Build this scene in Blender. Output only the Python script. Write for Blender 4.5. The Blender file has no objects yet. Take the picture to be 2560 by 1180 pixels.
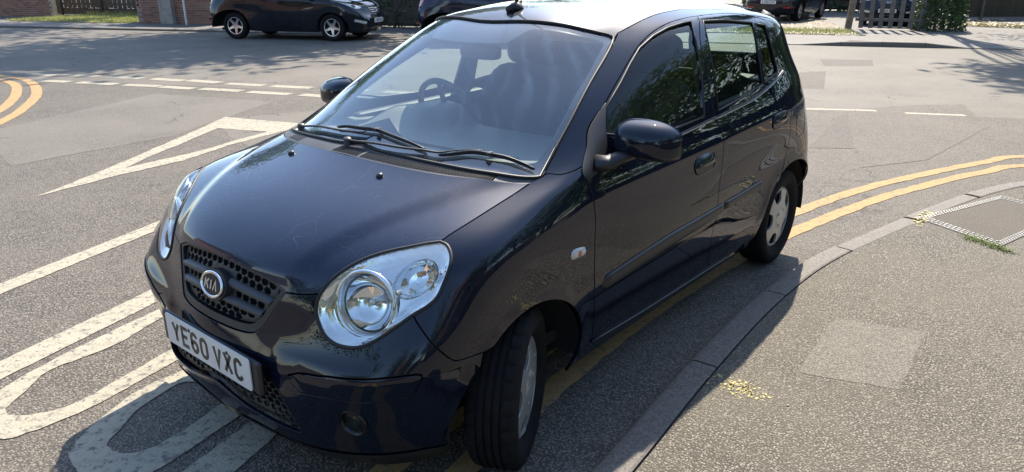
import bpy, bmesh, math, random
import numpy as np
from mathutils import Matrix, Vector
from mathutils.geometry import delaunay_2d_cdt
random.seed(7)
scene = bpy.context.scene
COL = scene.collection
rad = math.radians

# ---------------------------------------------------------------- camera, sky, sun, exposure
cam_data = bpy.data.cameras.new('camera')
cam = bpy.data.objects.new('camera', cam_data)
COL.objects.link(cam)
scene.camera = cam
cam_data.sensor_width = 36
cam_data.lens = 25.468
cam_data.clip_start = 0.05
cam_data.clip_end = 400
_yaw, _pit, _rol = rad(219.4688), rad(-19.9483), rad(0.1599)
_fw = Vector((math.cos(_pit)*math.cos(_yaw), math.cos(_pit)*math.sin(_yaw), math.sin(_pit)))
_r = _fw.cross(Vector((0, 0, 1))).normalized()
_u = _r.cross(_fw)
_r2 = _r*math.cos(_rol) + _u*math.sin(_rol)
_u2 = -_r*math.sin(_rol) + _u*math.cos(_rol)
_M = Matrix((_r2, _u2, -_fw)).transposed().to_4x4()
_M.translation = Vector((1.66837, 2.09222, 1.59495))
cam.matrix_world = _M

SUN_TO = Vector((-0.90, -0.38, 1.0)).normalized()      # towards the sun
world = bpy.data.worlds.new('World')
scene.world = world
world.use_nodes = True
_nt = world.node_tree
_sky = _nt.nodes.new('ShaderNodeTexSky')
_sky.sky_type = 'NISHITA'
_sky.sun_disc = False
_sky.sun_elevation = math.asin(SUN_TO.z)
_sky.sun_rotation = math.atan2(SUN_TO.x, SUN_TO.y) % (2*math.pi)
_sky.air_density = 1.0
_sky.dust_density = 0.7
_sky.ozone_density = 2.0
_nt.links.new(_sky.outputs[0], _nt.nodes['Background'].inputs[0])
_nt.nodes['Background'].inputs[1].default_value = 0.15
sun_data = bpy.data.lights.new('sun', 'SUN')
sun_data.energy = 4.6
sun_data.angle = rad(0.53)
sun_data.color = (1.0, 0.90, 0.76)
sun = bpy.data.objects.new('sun', sun_data)
COL.objects.link(sun)
sun.rotation_euler = SUN_TO.to_track_quat('Z', 'Y').to_euler()
scene.view_settings.view_transform = 'Standard'
scene.view_settings.look = 'None'
scene.view_settings.gamma = 1
scene.view_settings.use_curve_mapping = False
scene.view_settings.exposure = 1.2

# ---------------------------------------------------------------- object helpers
def tag(o, label=None, cat=None, group=None, kind=None):
    if label: o['label'] = label
    if cat: o['category'] = cat
    if group: o['group'] = group
    if kind: o['kind'] = kind
    return o

def empty(name, loc=(0, 0, 0), rz=0.0, parent=None):
    o = bpy.data.objects.new(name, None)
    COL.objects.link(o)
    o.empty_display_size = 0.2
    o.location = loc
    o.rotation_euler = (0, 0, rz)
    if parent: o.parent = parent
    return o

def mesh_obj(name, V, F, mat, parent=None, smooth=False, normals=None, mats=None, fm=None):
    m = bpy.data.meshes.new(name)
    m.from_pydata([tuple(map(float, v)) for v in V], [], [tuple(int(i) for i in f) for f in F])
    for mm in (mats or [mat]): m.materials.append(mm)
    if fm is not None: m.polygons.foreach_set('material_index', np.array(fm, dtype=np.int32))
    if smooth:
        m.polygons.foreach_set('use_smooth', np.ones(len(m.polygons), dtype=bool))
    m.update()
    if normals is not None:
        m.normals_split_custom_set_from_vertices([tuple(map(float, n)) for n in normals])
    o = bpy.data.objects.new(name, m)
    COL.objects.link(o)
    if parent: o.parent = parent
    return o

class MB:
    """collects shapes into one mesh"""
    def __init__(s): s.V = []; s.F = []; s.S = []
    def add(s, V, F):
        k = len(s.V); s.V += [tuple(v) for v in V]; s.F += [tuple(i+k for i in f) for f in F]
        return s
    def box(s, c, d, rz=0.0, bev=0.0, rot=None):
        hx, hy, hz = d[0]/2, d[1]/2, d[2]/2
        b = min(bev, hx*.9, hy*.9, hz*.9)
        R = rot if rot is not None else Matrix.Rotation(rz, 3, 'Z')
        if b <= 0:
            P = [(x, y, z) for x in (-hx, hx) for y in (-hy, hy) for z in (-hz, hz)]
            F = [(0, 1, 3, 2), (4, 6, 7, 5), (0, 4, 5, 1), (2, 3, 7, 6), (0, 2, 6, 4), (1, 5, 7, 3)]
        else:
            bm = bmesh.new(); bmesh.ops.create_cube(bm, size=1)
            for v in bm.verts: v.co = Vector((v.co.x*d[0], v.co.y*d[1], v.co.z*d[2]))
            bmesh.ops.bevel(bm, geom=list(bm.edges), offset=b, segments=1 if b < .01 else 2, affect='EDGES', profile=.5)
            bm.verts.index_update()
            P = [tuple(v.co) for v in bm.verts]; F = [tuple(v.index for v in f.verts) for f in bm.faces]; bm.free()
        P = [tuple(R @ Vector(p) + Vector(c)) for p in P]
        return s.add(P, F)
    def tube(s, pts, r, n=8, cap=True, flat=1.0, up=None):
        pts = [Vector(p) for p in pts]
        rr = r if isinstance(r, (list, tuple)) else [r]*len(pts)
        V = []; F = []
        prev = None
        for i, p in enumerate(pts):
            t = (pts[min(i+1, len(pts)-1)] - pts[max(i-1, 0)]).normalized()
            if up is not None: a = t.cross(Vector(up)).normalized()
            elif prev is None:
                a = t.cross(Vector((0, 0, 1)))
                if a.length < 1e-3: a = t.cross(Vector((1, 0, 0)))
                a.normalize()
            else:
                a = (prev - t*prev.dot(t)).normalized()
            prev = a
            b = t.cross(a)
            for k in range(n):
                w = 2*math.pi*k/n
                V.append(p + (a*math.cos(w) + b*math.sin(w)*flat)*rr[i])
        for i in range(len(pts)-1):
            for k in range(n):
                F.append((i*n+k, i*n+(k+1) % n, (i+1)*n+(k+1) % n, (i+1)*n+k))
        if cap:
            F.append(tuple(range(n-1, -1, -1))); F.append(tuple((len(pts)-1)*n+k for k in range(n)))
        return s.add(V, F)
    def loop_tube(s, pts, r, n=6):
        pts = [Vector(p) for p in pts]; m = len(pts); V = []; F = []; prev = None
        for i, p in enumerate(pts):
            t = (pts[(i+1) % m] - pts[i-1]).normalized()
            a = t.cross(Vector((0, 0.31, 1))) if prev is None else (prev - t*prev.dot(t))
            a.normalize(); prev = a; b = t.cross(a)
            for k in range(n):
                w = 2*math.pi*k/n
                V.append(p + (a*math.cos(w) + b*math.sin(w))*r)
        for i in range(m):
            j = (i+1) % m
            off = 0
            if j == 0:
                off = min(range(n), key=lambda o_: (V[i*n] - V[o_]).length)
            for k in range(n):
                F.append((i*n+k, i*n+(k+1) % n, j*n+(k+1+off) % n, j*n+(k+off) % n))
        return s.add(V, F)
    def lathe(s, prof, c, ax, n=32, mod=None):
        """prof: (radius, distance along axis)"""
        ax = Vector(ax).normalized(); a = ax.cross(Vector((0, 0, 1)))
        if a.length < 1e-3: a = ax.cross(Vector((1, 0, 0)))
        a.normalize(); b = ax.cross(a); c = Vector(c); V = []; F = []
        for i, (r, h) in enumerate(prof):
            for k in range(n):
                w = 2*math.pi*k/n
                r2 = r + (mod(i, k) if mod else 0)
                V.append(c + ax*h + (a*math.cos(w) + b*math.sin(w))*r2)
        for i in range(len(prof)-1):
            for k in range(n):
                F.append((i*n+k, i*n+(k+1) % n, (i+1)*n+(k+1) % n, (i+1)*n+k))
        return s.add(V, F)
    def build(s, name, mat, parent=None, smooth=False, auto=None):
        o = mesh_obj(name, s.V, s.F, mat, parent, smooth or auto is not None)
        if auto is not None:
            o.data.set_sharp_from_angle(angle=rad(auto))
        return o

# ---------------------------------------------------------------- materials
class NT:
    def __init__(s, name):
        s.m = bpy.data.materials.new(name); s.m.use_nodes = True; s.t = s.m.node_tree
        s.b = s.t.nodes['Principled BSDF']; s.out = s.t.nodes['Material Output']
    def n(s, typ, **kw):
        x = s.t.nodes.new(typ)
        for k, v in kw.items():
            if k in x.inputs: x.inputs[k].default_value = v
            else: setattr(x, k, v)
        return x
    def l(s, a, b): s.t.links.new(a, b)
    def co(s, kind='Object', scale=(1, 1, 1), rot=(0, 0, 0)):
        tc = s.n('ShaderNodeTexCoord'); mp = s.n('ShaderNodeMapping')
        mp.inputs['Scale'].default_value = scale; mp.inputs['Rotation'].default_value = rot
        s.l(tc.outputs[kind], mp.inputs[0]); return mp.outputs[0]
    def noise(s, co, scale, detail=3, rough=.55, dist=0):
        x = s.n('ShaderNodeTexNoise'); x.inputs['Scale'].default_value = scale; x.inputs['Detail'].default_value = detail
        x.inputs['Roughness'].default_value = rough; x.inputs['Distortion'].default_value = dist
        s.l(co, x.inputs['Vector']); return x.outputs['Fac']
    def ramp(s, f, stops):
        x = s.n('ShaderNodeValToRGB'); e = x.color_ramp.elements
        while len(e) < len(stops): e.new(.5)
        for i, (p, c) in enumerate(stops):
            e[i].position = p; e[i].color = (*c, 1) if len(c) == 3 else c
        s.l(f, x.inputs[0]); return x.outputs[0]
    def val(s, f, a, b, lo=0, hi=1):
        x = s.n('ShaderNodeMapRange'); x.inputs['From Min'].default_value = a; x.inputs['From Max'].default_value = b
        x.inputs['To Min'].default_value = lo; x.inputs['To Max'].default_value = hi
        s.l(f, x.inputs[0]); return x.outputs[0]
    def math(s, op, a, b=None):
        x = s.n('ShaderNodeMath'); x.operation = op
        for i, v in enumerate((a, b)):
            if v is None: continue
            if isinstance(v, (int, float)): x.inputs[i].default_value = v
            else: s.l(v, x.inputs[i])
        return x.outputs[0]
    def mix(s, f, a, b, blend='MIX'):
        x = s.n('ShaderNodeMix'); x.data_type = 'RGBA'; x.blend_type = blend
        for sock, v in ((x.inputs[0], f), (x.inputs[6], a), (x.inputs[7], b)):
            if isinstance(v, (int, float)): sock.default_value = v
            elif isinstance(v, tuple): sock.default_value = (*v, 1) if len(v) == 3 else v
            else: s.l(v, sock)
        return x.outputs[2]
    def bump(s, h, strength=.5, dist=.01):
        x = s.n('ShaderNodeBump'); x.inputs['Strength'].default_value = strength; x.inputs['Distance'].default_value = dist
        s.l(h, x.inputs['Height']); s.l(x.outputs[0], s.b.inputs['Normal']); return x.outputs[0]

def simple(name, col, rough=.5, metal=0, spec=.5, coat=0, bump=None, var=0):
    t = NT(name); b = t.b
    b.inputs['Base Color'].default_value = (*col, 1); b.inputs['Roughness'].default_value = rough
    b.inputs['Metallic'].default_value = metal; b.inputs['Specular IOR Level'].default_value = spec
    b.inputs['Coat Weight'].default_value = coat; b.inputs['Coat Roughness'].default_value = .03
    if bump or var:
        co = t.co()
        f = t.noise(co, bump[0] if bump else 12, 4)
        if bump: t.bump(f, bump[1], bump[2])
        if var:
            t.l(t.mix(t.val(t.noise(co, 6, 4), .3, .7), tuple(c*(1-var) for c in col), tuple(min(1, c*(1+var)) for c in col)), b.inputs['Base Color'])
    return t.m

def paint_mat(name, col, dust=.03, scratch=0.0, dustcol=(.55, .56, .58), haze=0.0):
    t = NT(name); b = t.b; co = t.co()
    b.inputs['Roughness'].default_value = .42; b.inputs['Specular IOR Level'].default_value = haze
    b.inputs['Coat Weight'].default_value = 1; b.inputs['Coat IOR'].default_value = 1.5
    f = t.noise(co, 2.2, 6, .6)
    fine = t.noise(co, 160, 2, .6)
    d = t.math('MULTIPLY', t.val(f, .35, .75, .35, 1.3), t.val(fine, .4, .75, .3, 1.6))
    d = t.math('MULTIPLY', d, dust)
    c = t.mix(d, col, dustcol)
    if scratch:
        for k, (sc, rot) in enumerate(((3.1, .3), (5.3, 1.1), (9.0, 2.2))):
            mp = t.co(scale=(1, 1, 1), rot=(0, 0, rot))
            vn = t.n('ShaderNodeTexVoronoi', feature='DISTANCE_TO_EDGE'); vn.inputs['Scale'].default_value = sc
            nz = t.n('ShaderNodeTexNoise'); nz.inputs['Scale'].default_value = 4; t.l(mp, nz.inputs['Vector'])
            ad = t.n('ShaderNodeVectorMath', operation='MULTIPLY_ADD'); t.l(nz.outputs['Color'], ad.inputs[0]); ad.inputs[1].default_value = (.5, .5, .5); t.l(mp, ad.inputs[2])
            t.l(ad.outputs[0], vn.inputs['Vector'])
            line = t.val(vn.outputs['Distance'], .0, .0035, 1, 0)
            gate = t.val(t.noise(mp, 5+k*2, 2), .56, .66, 0, scratch)
            c = t.mix(t.math('MULTIPLY', line, gate), c, (.5, .52, .55))
    t.l(c, b.inputs['Base Color'])
    t.l(t.val(f, .3, .8, .004, .016), b.inputs['Coat Roughness'])
    return t.m

def glass_mat(name, tint=(.72, .82, .78), dust=.06, rough=.0, streak=0.0, refl=.06, dcol=(.62, .72, .82)):
    t = NT(name); co = t.co()
    tr = t.n('ShaderNodeBsdfTransparent'); tr.inputs[0].default_value = (*tint, 1)
    gl = t.n('ShaderNodeBsdfGlossy'); gl.inputs['Roughness'].default_value = rough; gl.inputs[0].default_value = (1, 1, 1, 1)
    ge = t.n('ShaderNodeNewGeometry'); dt = t.n('ShaderNodeVectorMath', operation='DOT_PRODUCT'); t.l(ge.outputs['Normal'], dt.inputs[0]); t.l(ge.outputs['Incoming'], dt.inputs[1])
    cs = t.math('ABSOLUTE', dt.outputs['Value']); sch = t.math('POWER', t.math('SUBTRACT', 1.0, cs), 5.0)
    m1 = t.n('ShaderNodeMixShader'); fr = t.math('ADD', t.math('MULTIPLY', sch, .9), refl)
    t.l(fr, m1.inputs[0]); t.l(tr.outputs[0], m1.inputs[1]); t.l(gl.outputs[0], m1.inputs[2])
    df = t.n('ShaderNodeBsdfDiffuse'); df.inputs[0].default_value = (*dcol, 1)
    tl = t.n('ShaderNodeBsdfTranslucent'); tl.inputs[0].default_value = (*dcol, 1)
    m0 = t.n('ShaderNodeMixShader'); m0.inputs[0].default_value = .5
    t.l(df.outputs[0], m0.inputs[1]); t.l(tl.outputs[0], m0.inputs[2])
    f = t.val(t.noise(co, 5, 6, .65, .6), .3, .75, .45, 1.5)
    g = t.val(t.noise(co, 160, 2, .6), .5, .85, .9, 1.5)
    d = t.math('MULTIPLY', f, dust)
    if streak:
        wv = t.n('ShaderNodeTexWave', wave_type='RINGS', rings_direction='SPHERICAL'); wv.inputs['Scale'].default_value = 4.0
        wv.inputs['Distortion'].default_value = 7.0; wv.inputs['Detail'].default_value = 4
        mp = t.n('ShaderNodeMapping'); mp.inputs['Location'].default_value = (.1, .28, -1.02)
        tc = t.n('ShaderNodeTexCoord'); t.l(tc.outputs['Object'], mp.inputs[0]); t.l(mp.outputs[0], wv.inputs['Vector'])
        sx = t.n('ShaderNodeSeparateXYZ'); t.l(tc.outputs['Object'], sx.inputs[0])
        reg = t.math('MULTIPLY', t.val(sx.outputs['Y'], .1, .3, 0, 1), t.val(sx.outputs['Z'], 1.0, 1.2, 0, 1))
        d = t.math('ADD', d, t.math('MULTIPLY', reg, t.math('MULTIPLY', t.val(wv.outputs['Fac'], .55, 1, 0, streak), t.val(t.noise(co, 7, 3), .35, .7))))
        vn = t.n('ShaderNodeTexVoronoi', feature='DISTANCE_TO_EDGE'); vn.inputs['Scale'].default_value = 7
        t.l(co, vn.inputs['Vector'])
        d = t.math('ADD', d, t.math('MULTIPLY', reg, t.math('MULTIPLY', t.val(vn.outputs['Distance'], 0, .008, .12, 0), t.val(t.noise(co, 9, 2), .5, .62))))
    m2 = t.n('ShaderNodeMixShader'); t.l(d, m2.inputs[0]); t.l(m1.outputs[0], m2.inputs[1]); t.l(m0.outputs[0], m2.inputs[2])
    t.t.nodes.remove(t.b); t.l(m2.outputs[0], t.out.inputs['Surface'])
    return t.m

def asphalt_mat(name, dark=(.045, .043, .041), light=(.30, .28, .26), mean=(.13, .125, .118), scale=75, patchy=.25, tintc=(.15, .14, .12), bump=.6, cracks=0.0, rough=.75):
    t = NT(name); b = t.b; co = t.co('Object')
    vn = t.n('ShaderNodeTexVoronoi', feature='F1'); vn.inputs['Scale'].default_value = scale; vn.inputs['Randomness'].default_value = 1
    t.l(co, vn.inputs['Vector'])
    sep = t.n('ShaderNodeSeparateColor'); t.l(vn.outputs['Color'], sep.inputs[0])
    gap = t.val(vn.outputs['Distance'], .25, .62, 0, 1)
    stone = t.mix(t.math('POWER', sep.outputs[0], 2.2), mean, light)
    stone = t.mix(t.val(sep.outputs[1], .0, .3, .6, 0), stone, dark)
    base = t.mix(gap, stone, dark)
    big = t.noise(co, .8, 6, .6)
    base = t.mix(t.val(big, .3, .7, 0, patchy), base, tintc)
    med = t.noise(co, 7, 4, .6)
    base = t.mix(t.val(med, .35, .7, 0, .3), base, mean)
    if cracks:
        v2 = t.n('ShaderNodeTexVoronoi', feature='DISTANCE_TO_EDGE'); v2.inputs['Scale'].default_value = .55
        nz = t.n('ShaderNodeTexNoise'); nz.inputs['Scale'].default_value = 2.5; nz.inputs['Detail'].default_value = 6; t.l(co, nz.inputs['Vector'])
        ad = t.n('ShaderNodeVectorMath', operation='MULTIPLY_ADD'); t.l(nz.outputs['Color'], ad.inputs[0]); ad.inputs[1].default_value = (.7, .7, .7); t.l(co, ad.inputs[2])
        t.l(ad.outputs[0], v2.inputs['Vector'])
        cr = t.math('MULTIPLY', t.val(v2.outputs['Distance'], .0, .008, 1, 0), t.val(t.noise(co, .5, 2), .5, .58, 0, cracks))
        base = t.mix(cr, base, (.02, .02, .02))
    t.l(base, b.inputs['Base Color']); b.inputs['Roughness'].default_value = rough
    b.inputs['Specular IOR Level'].default_value = .2
    h = t.math('ADD', t.val(vn.outputs['Distance'], 0, .7, 1, 0), t.math('MULTIPLY', sep.outputs[2], .7))
    t.bump(h, bump, .006)
    return t.m

def line_mat(name, col, wear=.35, wearcol=(.13, .12, .11), scale=28):
    t = NT(name); b = t.b; co = t.co()
    f = t.noise(co, scale, 6, .7)
    big = t.noise(co, 3.5, 4, .6)
    cr = t.math('ADD', t.math('MULTIPLY', f, .75), t.math('MULTIPLY', big, .45))
    vn = t.n('ShaderNodeTexVoronoi', feature='F1'); vn.inputs['Scale'].default_value = 75; t.l(co, vn.inputs['Vector'])
    holes = t.math('MULTIPLY', t.val(vn.outputs['Distance'], .42, .6), t.val(f, .5, .62))
    dirt = t.mix(t.val(big, .3, .7, .0, .28), col, tuple(c*.72 for c in col))
    fm = t.math('MAXIMUM', t.val(cr, .66, .74, 0, wear), t.math('MULTIPLY', holes, wear*1.5))
    w = t.n('ShaderNodeTexWave', wave_type='BANDS', bands_direction='DIAGONAL'); w.inputs['Scale'].default_value = 4.5; w.inputs['Distortion'].default_value = 7; w.inputs['Detail'].default_value = 4
    t.l(co, w.inputs['Vector'])
    dirt = t.mix(t.val(w.outputs['Fac'], .8, 1, 0, .3), dirt, tuple(c*.6 for c in col))
    t.l(t.mix(fm, dirt, wearcol), b.inputs['Base Color']); b.inputs['Roughness'].default_value = .8; b.inputs['Specular IOR Level'].default_value = .2
    t.bump(t.math('ADD', f, t.val(vn.outputs['Distance'], 0, .6, 1, .0)), .35, .004)
    return t.m

def foliage_mat(name, a=(.035, .075, .015), bcol=(.10, .17, .03), trans=.35):
    t = NT(name); b = t.b; co = t.co()
    f = t.noise(co, 3.0, 4)
    oi = t.n('ShaderNodeNewGeometry')
    c = t.mix(t.val(f, .3, .7), a, bcol)
    c = t.mix(t.math('MULTIPLY', oi.outputs['Random Per Island'], .5), c, tuple(min(1, x*1.5) for x in bcol))
    t.l(c, b.inputs['Base Color']); b.inputs['Roughness'].default_value = .5
    tl = t.n('ShaderNodeBsdfTranslucent'); t.l(t.mix(.5, c, (.2, .35, .04)), tl.inputs[0])
    mx = t.n('ShaderNodeMixShader'); mx.inputs[0].default_value = trans
    t.l(b.outputs[0], mx.inputs[1]); t.l(tl.outputs[0], mx.inputs[2]); t.l(mx.outputs[0], t.out.inputs['Surface'])
    return t.m

M = {}
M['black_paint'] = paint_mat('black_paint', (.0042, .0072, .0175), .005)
M['hood_paint_sky_tint'] = paint_mat('hood_paint_sky_tint', (.0075, .0140, .0370), .018, .22, haze=.04)  # same paint as the body; extra blue stands in for reflected sky
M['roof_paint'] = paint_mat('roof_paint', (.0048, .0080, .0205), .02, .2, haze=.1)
M['far_paint'] = paint_mat('far_paint', (.004, .006, .010), .03)
M['far_blue_paint'] = paint_mat('far_blue_paint', (.010, .011, .030), .03)
M['glass'] = glass_mat('side_glass', (.66, .76, .72), .006, refl=.034)
M['windscreen'] = glass_mat('windscreen_glass', (.88, .94, .92), .05, 0, .14, refl=.155, dcol=(.46, .70, .95))  # dust film tinted blue to stand in for bright sky haze on the glass
M['lens'] = glass_mat('lens_plastic', (.97, .975, .95), .07, refl=.045, dcol=(.80, .78, .60))
M['chrome'] = simple('chrome', (.82, .84, .86), .06, 1)
M['satin_chrome'] = simple('satin_chrome', (.55, .56, .58), .25, 1)
M['rubber'] = simple('black_rubber', (.012, .012, .013), .55, bump=(90, .1, .002))
M['plastic'] = simple('black_plastic', (.018, .019, .021), .42, bump=(400, .15, .0006))
M['grey_plastic'] = simple('weathered_grey_plastic', (.055, .058, .062), .5, bump=(300, .2, .0006), var=.15)
M['dark'] = simple('dark_cavity', (.006, .006, .007), .9)
M['frit'] = simple('ceramic_frit', (.010, .010, .013), .25)
M['trim'] = simple('interior_trim', (.022, .023, .025), .6, bump=(250, .2, .001))
M['dash'] = simple('dashboard_plastic', (.17, .18, .16), .55, bump=(300, .3, .001))
M['fabric'] = simple('seat_fabric', (.018, .018, .021), .95, bump=(300, .1, .001))
M['headliner'] = simple('headliner', (.32, .31, .29), .95)
M['silver'] = simple('silver_wheel_cover', (.50, .49, .47), .33, .6, var=.08)
M['alloy'] = simple('alloy_rim', (.55, .55, .56), .25, .85)
M['plate'] = simple('number_plate_white', (.72, .72, .70), .35, var=.06)
M['plate_ink'] = simple('number_plate_ink', (.012, .012, .012), .4)
M['red_lens'] = simple('red_lens', (.45, .012, .012), .12, coat=1)
M['amber'] = simple('amber_bulb', (.55, .16, .05), .3)
M['clear_white'] = simple('clear_reflector', (.62, .62, .58), .2, coat=1)
def tyre_mat():
    t = NT('tyre_rubber'); b = t.b; co = t.co()
    t.l(t.mix(t.val(t.noise(co, 14, 5), .3, .7), (.005, .005, .006), (.013, .012, .012)), b.inputs['Base Color'])
    b.inputs['Roughness'].default_value = .85; b.inputs['Specular IOR Level'].default_value = .25; t.bump(t.noise(co, 120, 3), .3, .001)
    return t.m
M['tyre'] = tyre_mat()

# body control net (millimetres) and panel lines on it
CONTROL = [608.6,0,160.9,594.3,181.1,178.1,572.6,363.3,171.7,504.8,548.4,166.4,387.6,669.2,167.2,226.9,701.6,169.3,21.2,710.6,170.5,-368,707.3,171.8,-846,707.9,171.1,-1350,706.4,171.6,-1856.7,713.8,166.7,-2317.3,716.7,200,-2643.4,696.7,232.7,-2772.8,506.6,241.3,-2804.1,248.3,240,-2813.6,0,240,674.2,0,216.6,666.3,189,230.4,660,376.5,217.3,563.9,566,220.3,431.3,706.1,224.8,249.1,754.6,226.7,18.9,748.4,227.4,-368,733.5,228.2,-846,733.8,227.8,-1350,732.6,228.3,-1856.7,742.2,225.3,-2315.2,759.8,238.9,-2667.1,754.5,273.2,-2821.1,540.6,296.6,-2834.8,250.1,293.6,-2835,0,293.3,702.4,0,357.4,686.7,197,359.4,646,383.3,357.4,572.5,580,361.2,457,747.2,361,266.7,791,361.9,18.3,784.6,360.9,-368.2,769.2,360.8,-846,769.4,360.8,-1349.9,769,360.8,-1856.5,778.4,359.5,-2314.1,812.3,369,-2699.2,820,390.1,-2846.9,594.3,398.9,-2846.4,293.9,411.7,-2839.1,0,410.7,711.1,0,472.7,675.2,203.9,468,636.7,405.5,465.3,615.2,621.5,473.1,491.1,782.4,488.7,279.3,809.6,490.1,19.4,791.7,483.6,-368.4,784.2,482.3,-846.1,794.1,481.2,-1350,789.6,479.9,-1856.5,779.6,478.4,-2313.8,804.8,474,-2699.8,825.4,499.6,-2864.1,622.8,511.7,-2868.6,305.8,518.1,-2847.5,0,517.7,676,0,560.8,635.8,211.3,552.3,586.9,418.8,540.9,556.1,641,556.1,486.8,808.1,588.9,281.7,817.3,587.6,21.7,787.5,580.7,-368.6,798.1,577.2,-846.2,815,589.8,-1350,807.2,601.2,-1856.5,779.2,612.6,-2315.7,790,624.6,-2692.9,819.7,622.3,-2860,617.8,607.7,-2850,313,594.3,-2839.8,0,595.3,638.5,0,649.8,616.7,218.1,647,561.2,423.7,637.3,495.3,635.6,642.3,424.8,784,668.9,244.6,819.2,691,23.4,801.3,695.5,-368.3,800.9,691.2,-846.1,805.7,702,-1349.9,800.6,711.8,-1856.4,792,721.3,-2316.6,804.5,731.3,-2681.4,800.4,745.3,-2839.4,600.1,731.5,-2845.7,310.5,718.9,-2843.2,0,720,594.3,0,736,589.3,219.2,739.5,541.7,422.9,729.7,458.4,628.6,732.1,370.2,750.4,750.9,215.7,818.5,777.5,27.3,811.8,779.3,-367.7,795.6,780.6,-846.1,792.3,797.5,-1349.9,793.2,805.6,-1856.4,801.7,820.7,-2318.2,814.3,836.3,-2653.4,780.2,840,-2820.1,578.2,840.1,-2835.9,304.1,841.1,-2844,0,841.3,518.7,0,810.3,512.8,212.6,810.5,478.8,418.5,802.7,411,606,810.3,326.3,731.5,823.7,182.9,796.7,837.2,9,800.6,841.2,-363.9,781.4,855.5,-845.8,776.7,878.1,-1349.9,780.2,891.2,-1856.3,792.3,917.5,-2320.4,802.7,944.2,-2630.2,748.7,953.9,-2791.6,547.8,952.7,-2816.6,302.2,952.7,-2833.7,0,952.7,372.2,0,880.1,364.1,205.5,878.7,341.8,395.5,875.5,294.7,572,873,227,689.5,873.7,107.3,748.7,872.1,-53.6,769.2,889.8,-367.1,765.2,924.6,-843,761.5,937.5,-1348.3,764,956.3,-1855.2,772.3,993.1,-2324.9,772.9,1038,-2616.9,720.3,1045.4,-2758.4,529.1,1044,-2797.7,291.4,1044,-2819.2,0,1044,179.3,0,937.1,164.8,199.8,933.8,142.5,370.6,929.5,88.7,529.4,924.6,8.7,632.6,917.7,-71.6,704.9,912.6,-177.1,756.2,927.2,-382.3,757.9,953.2,-847.7,752.6,971.1,-1358.7,752.2,988.4,-1871,755.3,1030,-2306.1,748.8,1095.4,-2588.5,700.5,1101.9,-2723.3,517.7,1100.1,-2763.2,285.6,1100,-2792.9,0,1100,-7,0,1000.2,-22.8,181,998.3,-47.5,349.8,991.1,-96.3,493.2,981.1,-170.4,595.8,968.4,-253.8,661.9,969,-344.8,706.8,974.2,-477,730.8,1013,-882.7,738.3,1038.2,-1384.9,740.2,1056.5,-1900.8,733,1092.9,-2299.1,728.4,1152.5,-2544.6,675,1159.9,-2680.4,508.5,1157.4,-2733,281.1,1156.3,-2759.4,0,1155.8,-230.8,0,1151.4,-247,165.8,1153.1,-272.2,320.2,1148.2,-319.4,462,1141.9,-389.6,560.8,1134.9,-463.2,614.8,1132.9,-555.7,651.4,1135.4,-670.1,681.1,1151.9,-992.1,696.1,1172.5,-1438.3,706.6,1189.1,-1936.6,707.4,1213,-2297.1,690.5,1252.2,-2505,640.5,1253.7,-2655.4,485.5,1253.1,-2702.4,276.6,1252.9,-2725,0,1248,-481.3,0,1304,-497.8,153.2,1310.3,-523.2,296,1308.8,-572.4,418.4,1294,-631.3,503.4,1271.7,-709.6,552.6,1258.7,-795,593.2,1257.8,-900.6,629.2,1272.6,-1123.2,654.7,1290.5,-1489,677.3,1305.7,-1958.1,684.8,1317.4,-2280.8,673.2,1330.4,-2483.4,616.6,1334.2,-2627.1,463.4,1338,-2668,270.1,1340.3,-2687.1,0,1334.3,-698.7,0,1410.2,-716.2,143.3,1421.1,-743.3,275.9,1422.1,-788.1,387.4,1405.5,-845.7,458.7,1377.5,-914.6,502.2,1357.8,-991,539.9,1356.7,-1096.3,572.7,1369,-1257,603.6,1383.2,-1535.4,629.7,1394,-1974.2,641.1,1392.4,-2254.1,623.2,1388.7,-2449.4,565.5,1380.1,-2611.4,422.5,1397.6,-2666.6,246.5,1407.5,-2684.2,0,1414,-852.1,0,1441.3,-871.3,124.2,1455.7,-901,237.5,1461,-950.5,327.9,1453.3,-998.1,391.9,1430.7,-1058.4,424.7,1416.6,-1126.8,456.6,1413.3,-1227.7,490.4,1421.9,-1378.5,520.5,1434,-1625.6,543.2,1439.3,-1984.8,546.9,1438.2,-2225.2,525.5,1423.1,-2389.6,467.3,1410.3,-2516.1,338.8,1421.3,-2576.6,196.4,1431.1,-2595.5,0,1436.5,-1064.6,0,1460.9,-1086.6,86.4,1477.3,-1112.9,160.5,1487.7,-1152.2,217.1,1487.9,-1198.3,250,1480,-1250.1,276.6,1470.2,-1312,295.4,1464.6,-1393.8,312.5,1465.7,-1500.9,326.2,1468.6,-1683.1,338.6,1471.6,-1967.1,339.6,1467.7,-2156.8,321.9,1459.8,-2279.2,284.2,1453.2,-2390.5,206.4,1459,-2442.8,109.1,1467.4,-2465.4,0,1473.8,-1312.4,0,1465.4,-1337.5,0,1481.4,-1359.9,0,1494.9,-1387.9,0,1503.4,-1422.5,0,1505.9,-1455.6,0,1503.5,-1499.8,0,1498.3,-1565.1,0,1490.8,-1651.7,0,1484.2,-1771,0,1477.9,-1946.7,0,1473.3,-2073.5,0,1470.8,-2161.2,0,1473.6,-2233.7,0,1477.5,-2276.6,0,1482.4,-2303,0,1488.5]
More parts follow.
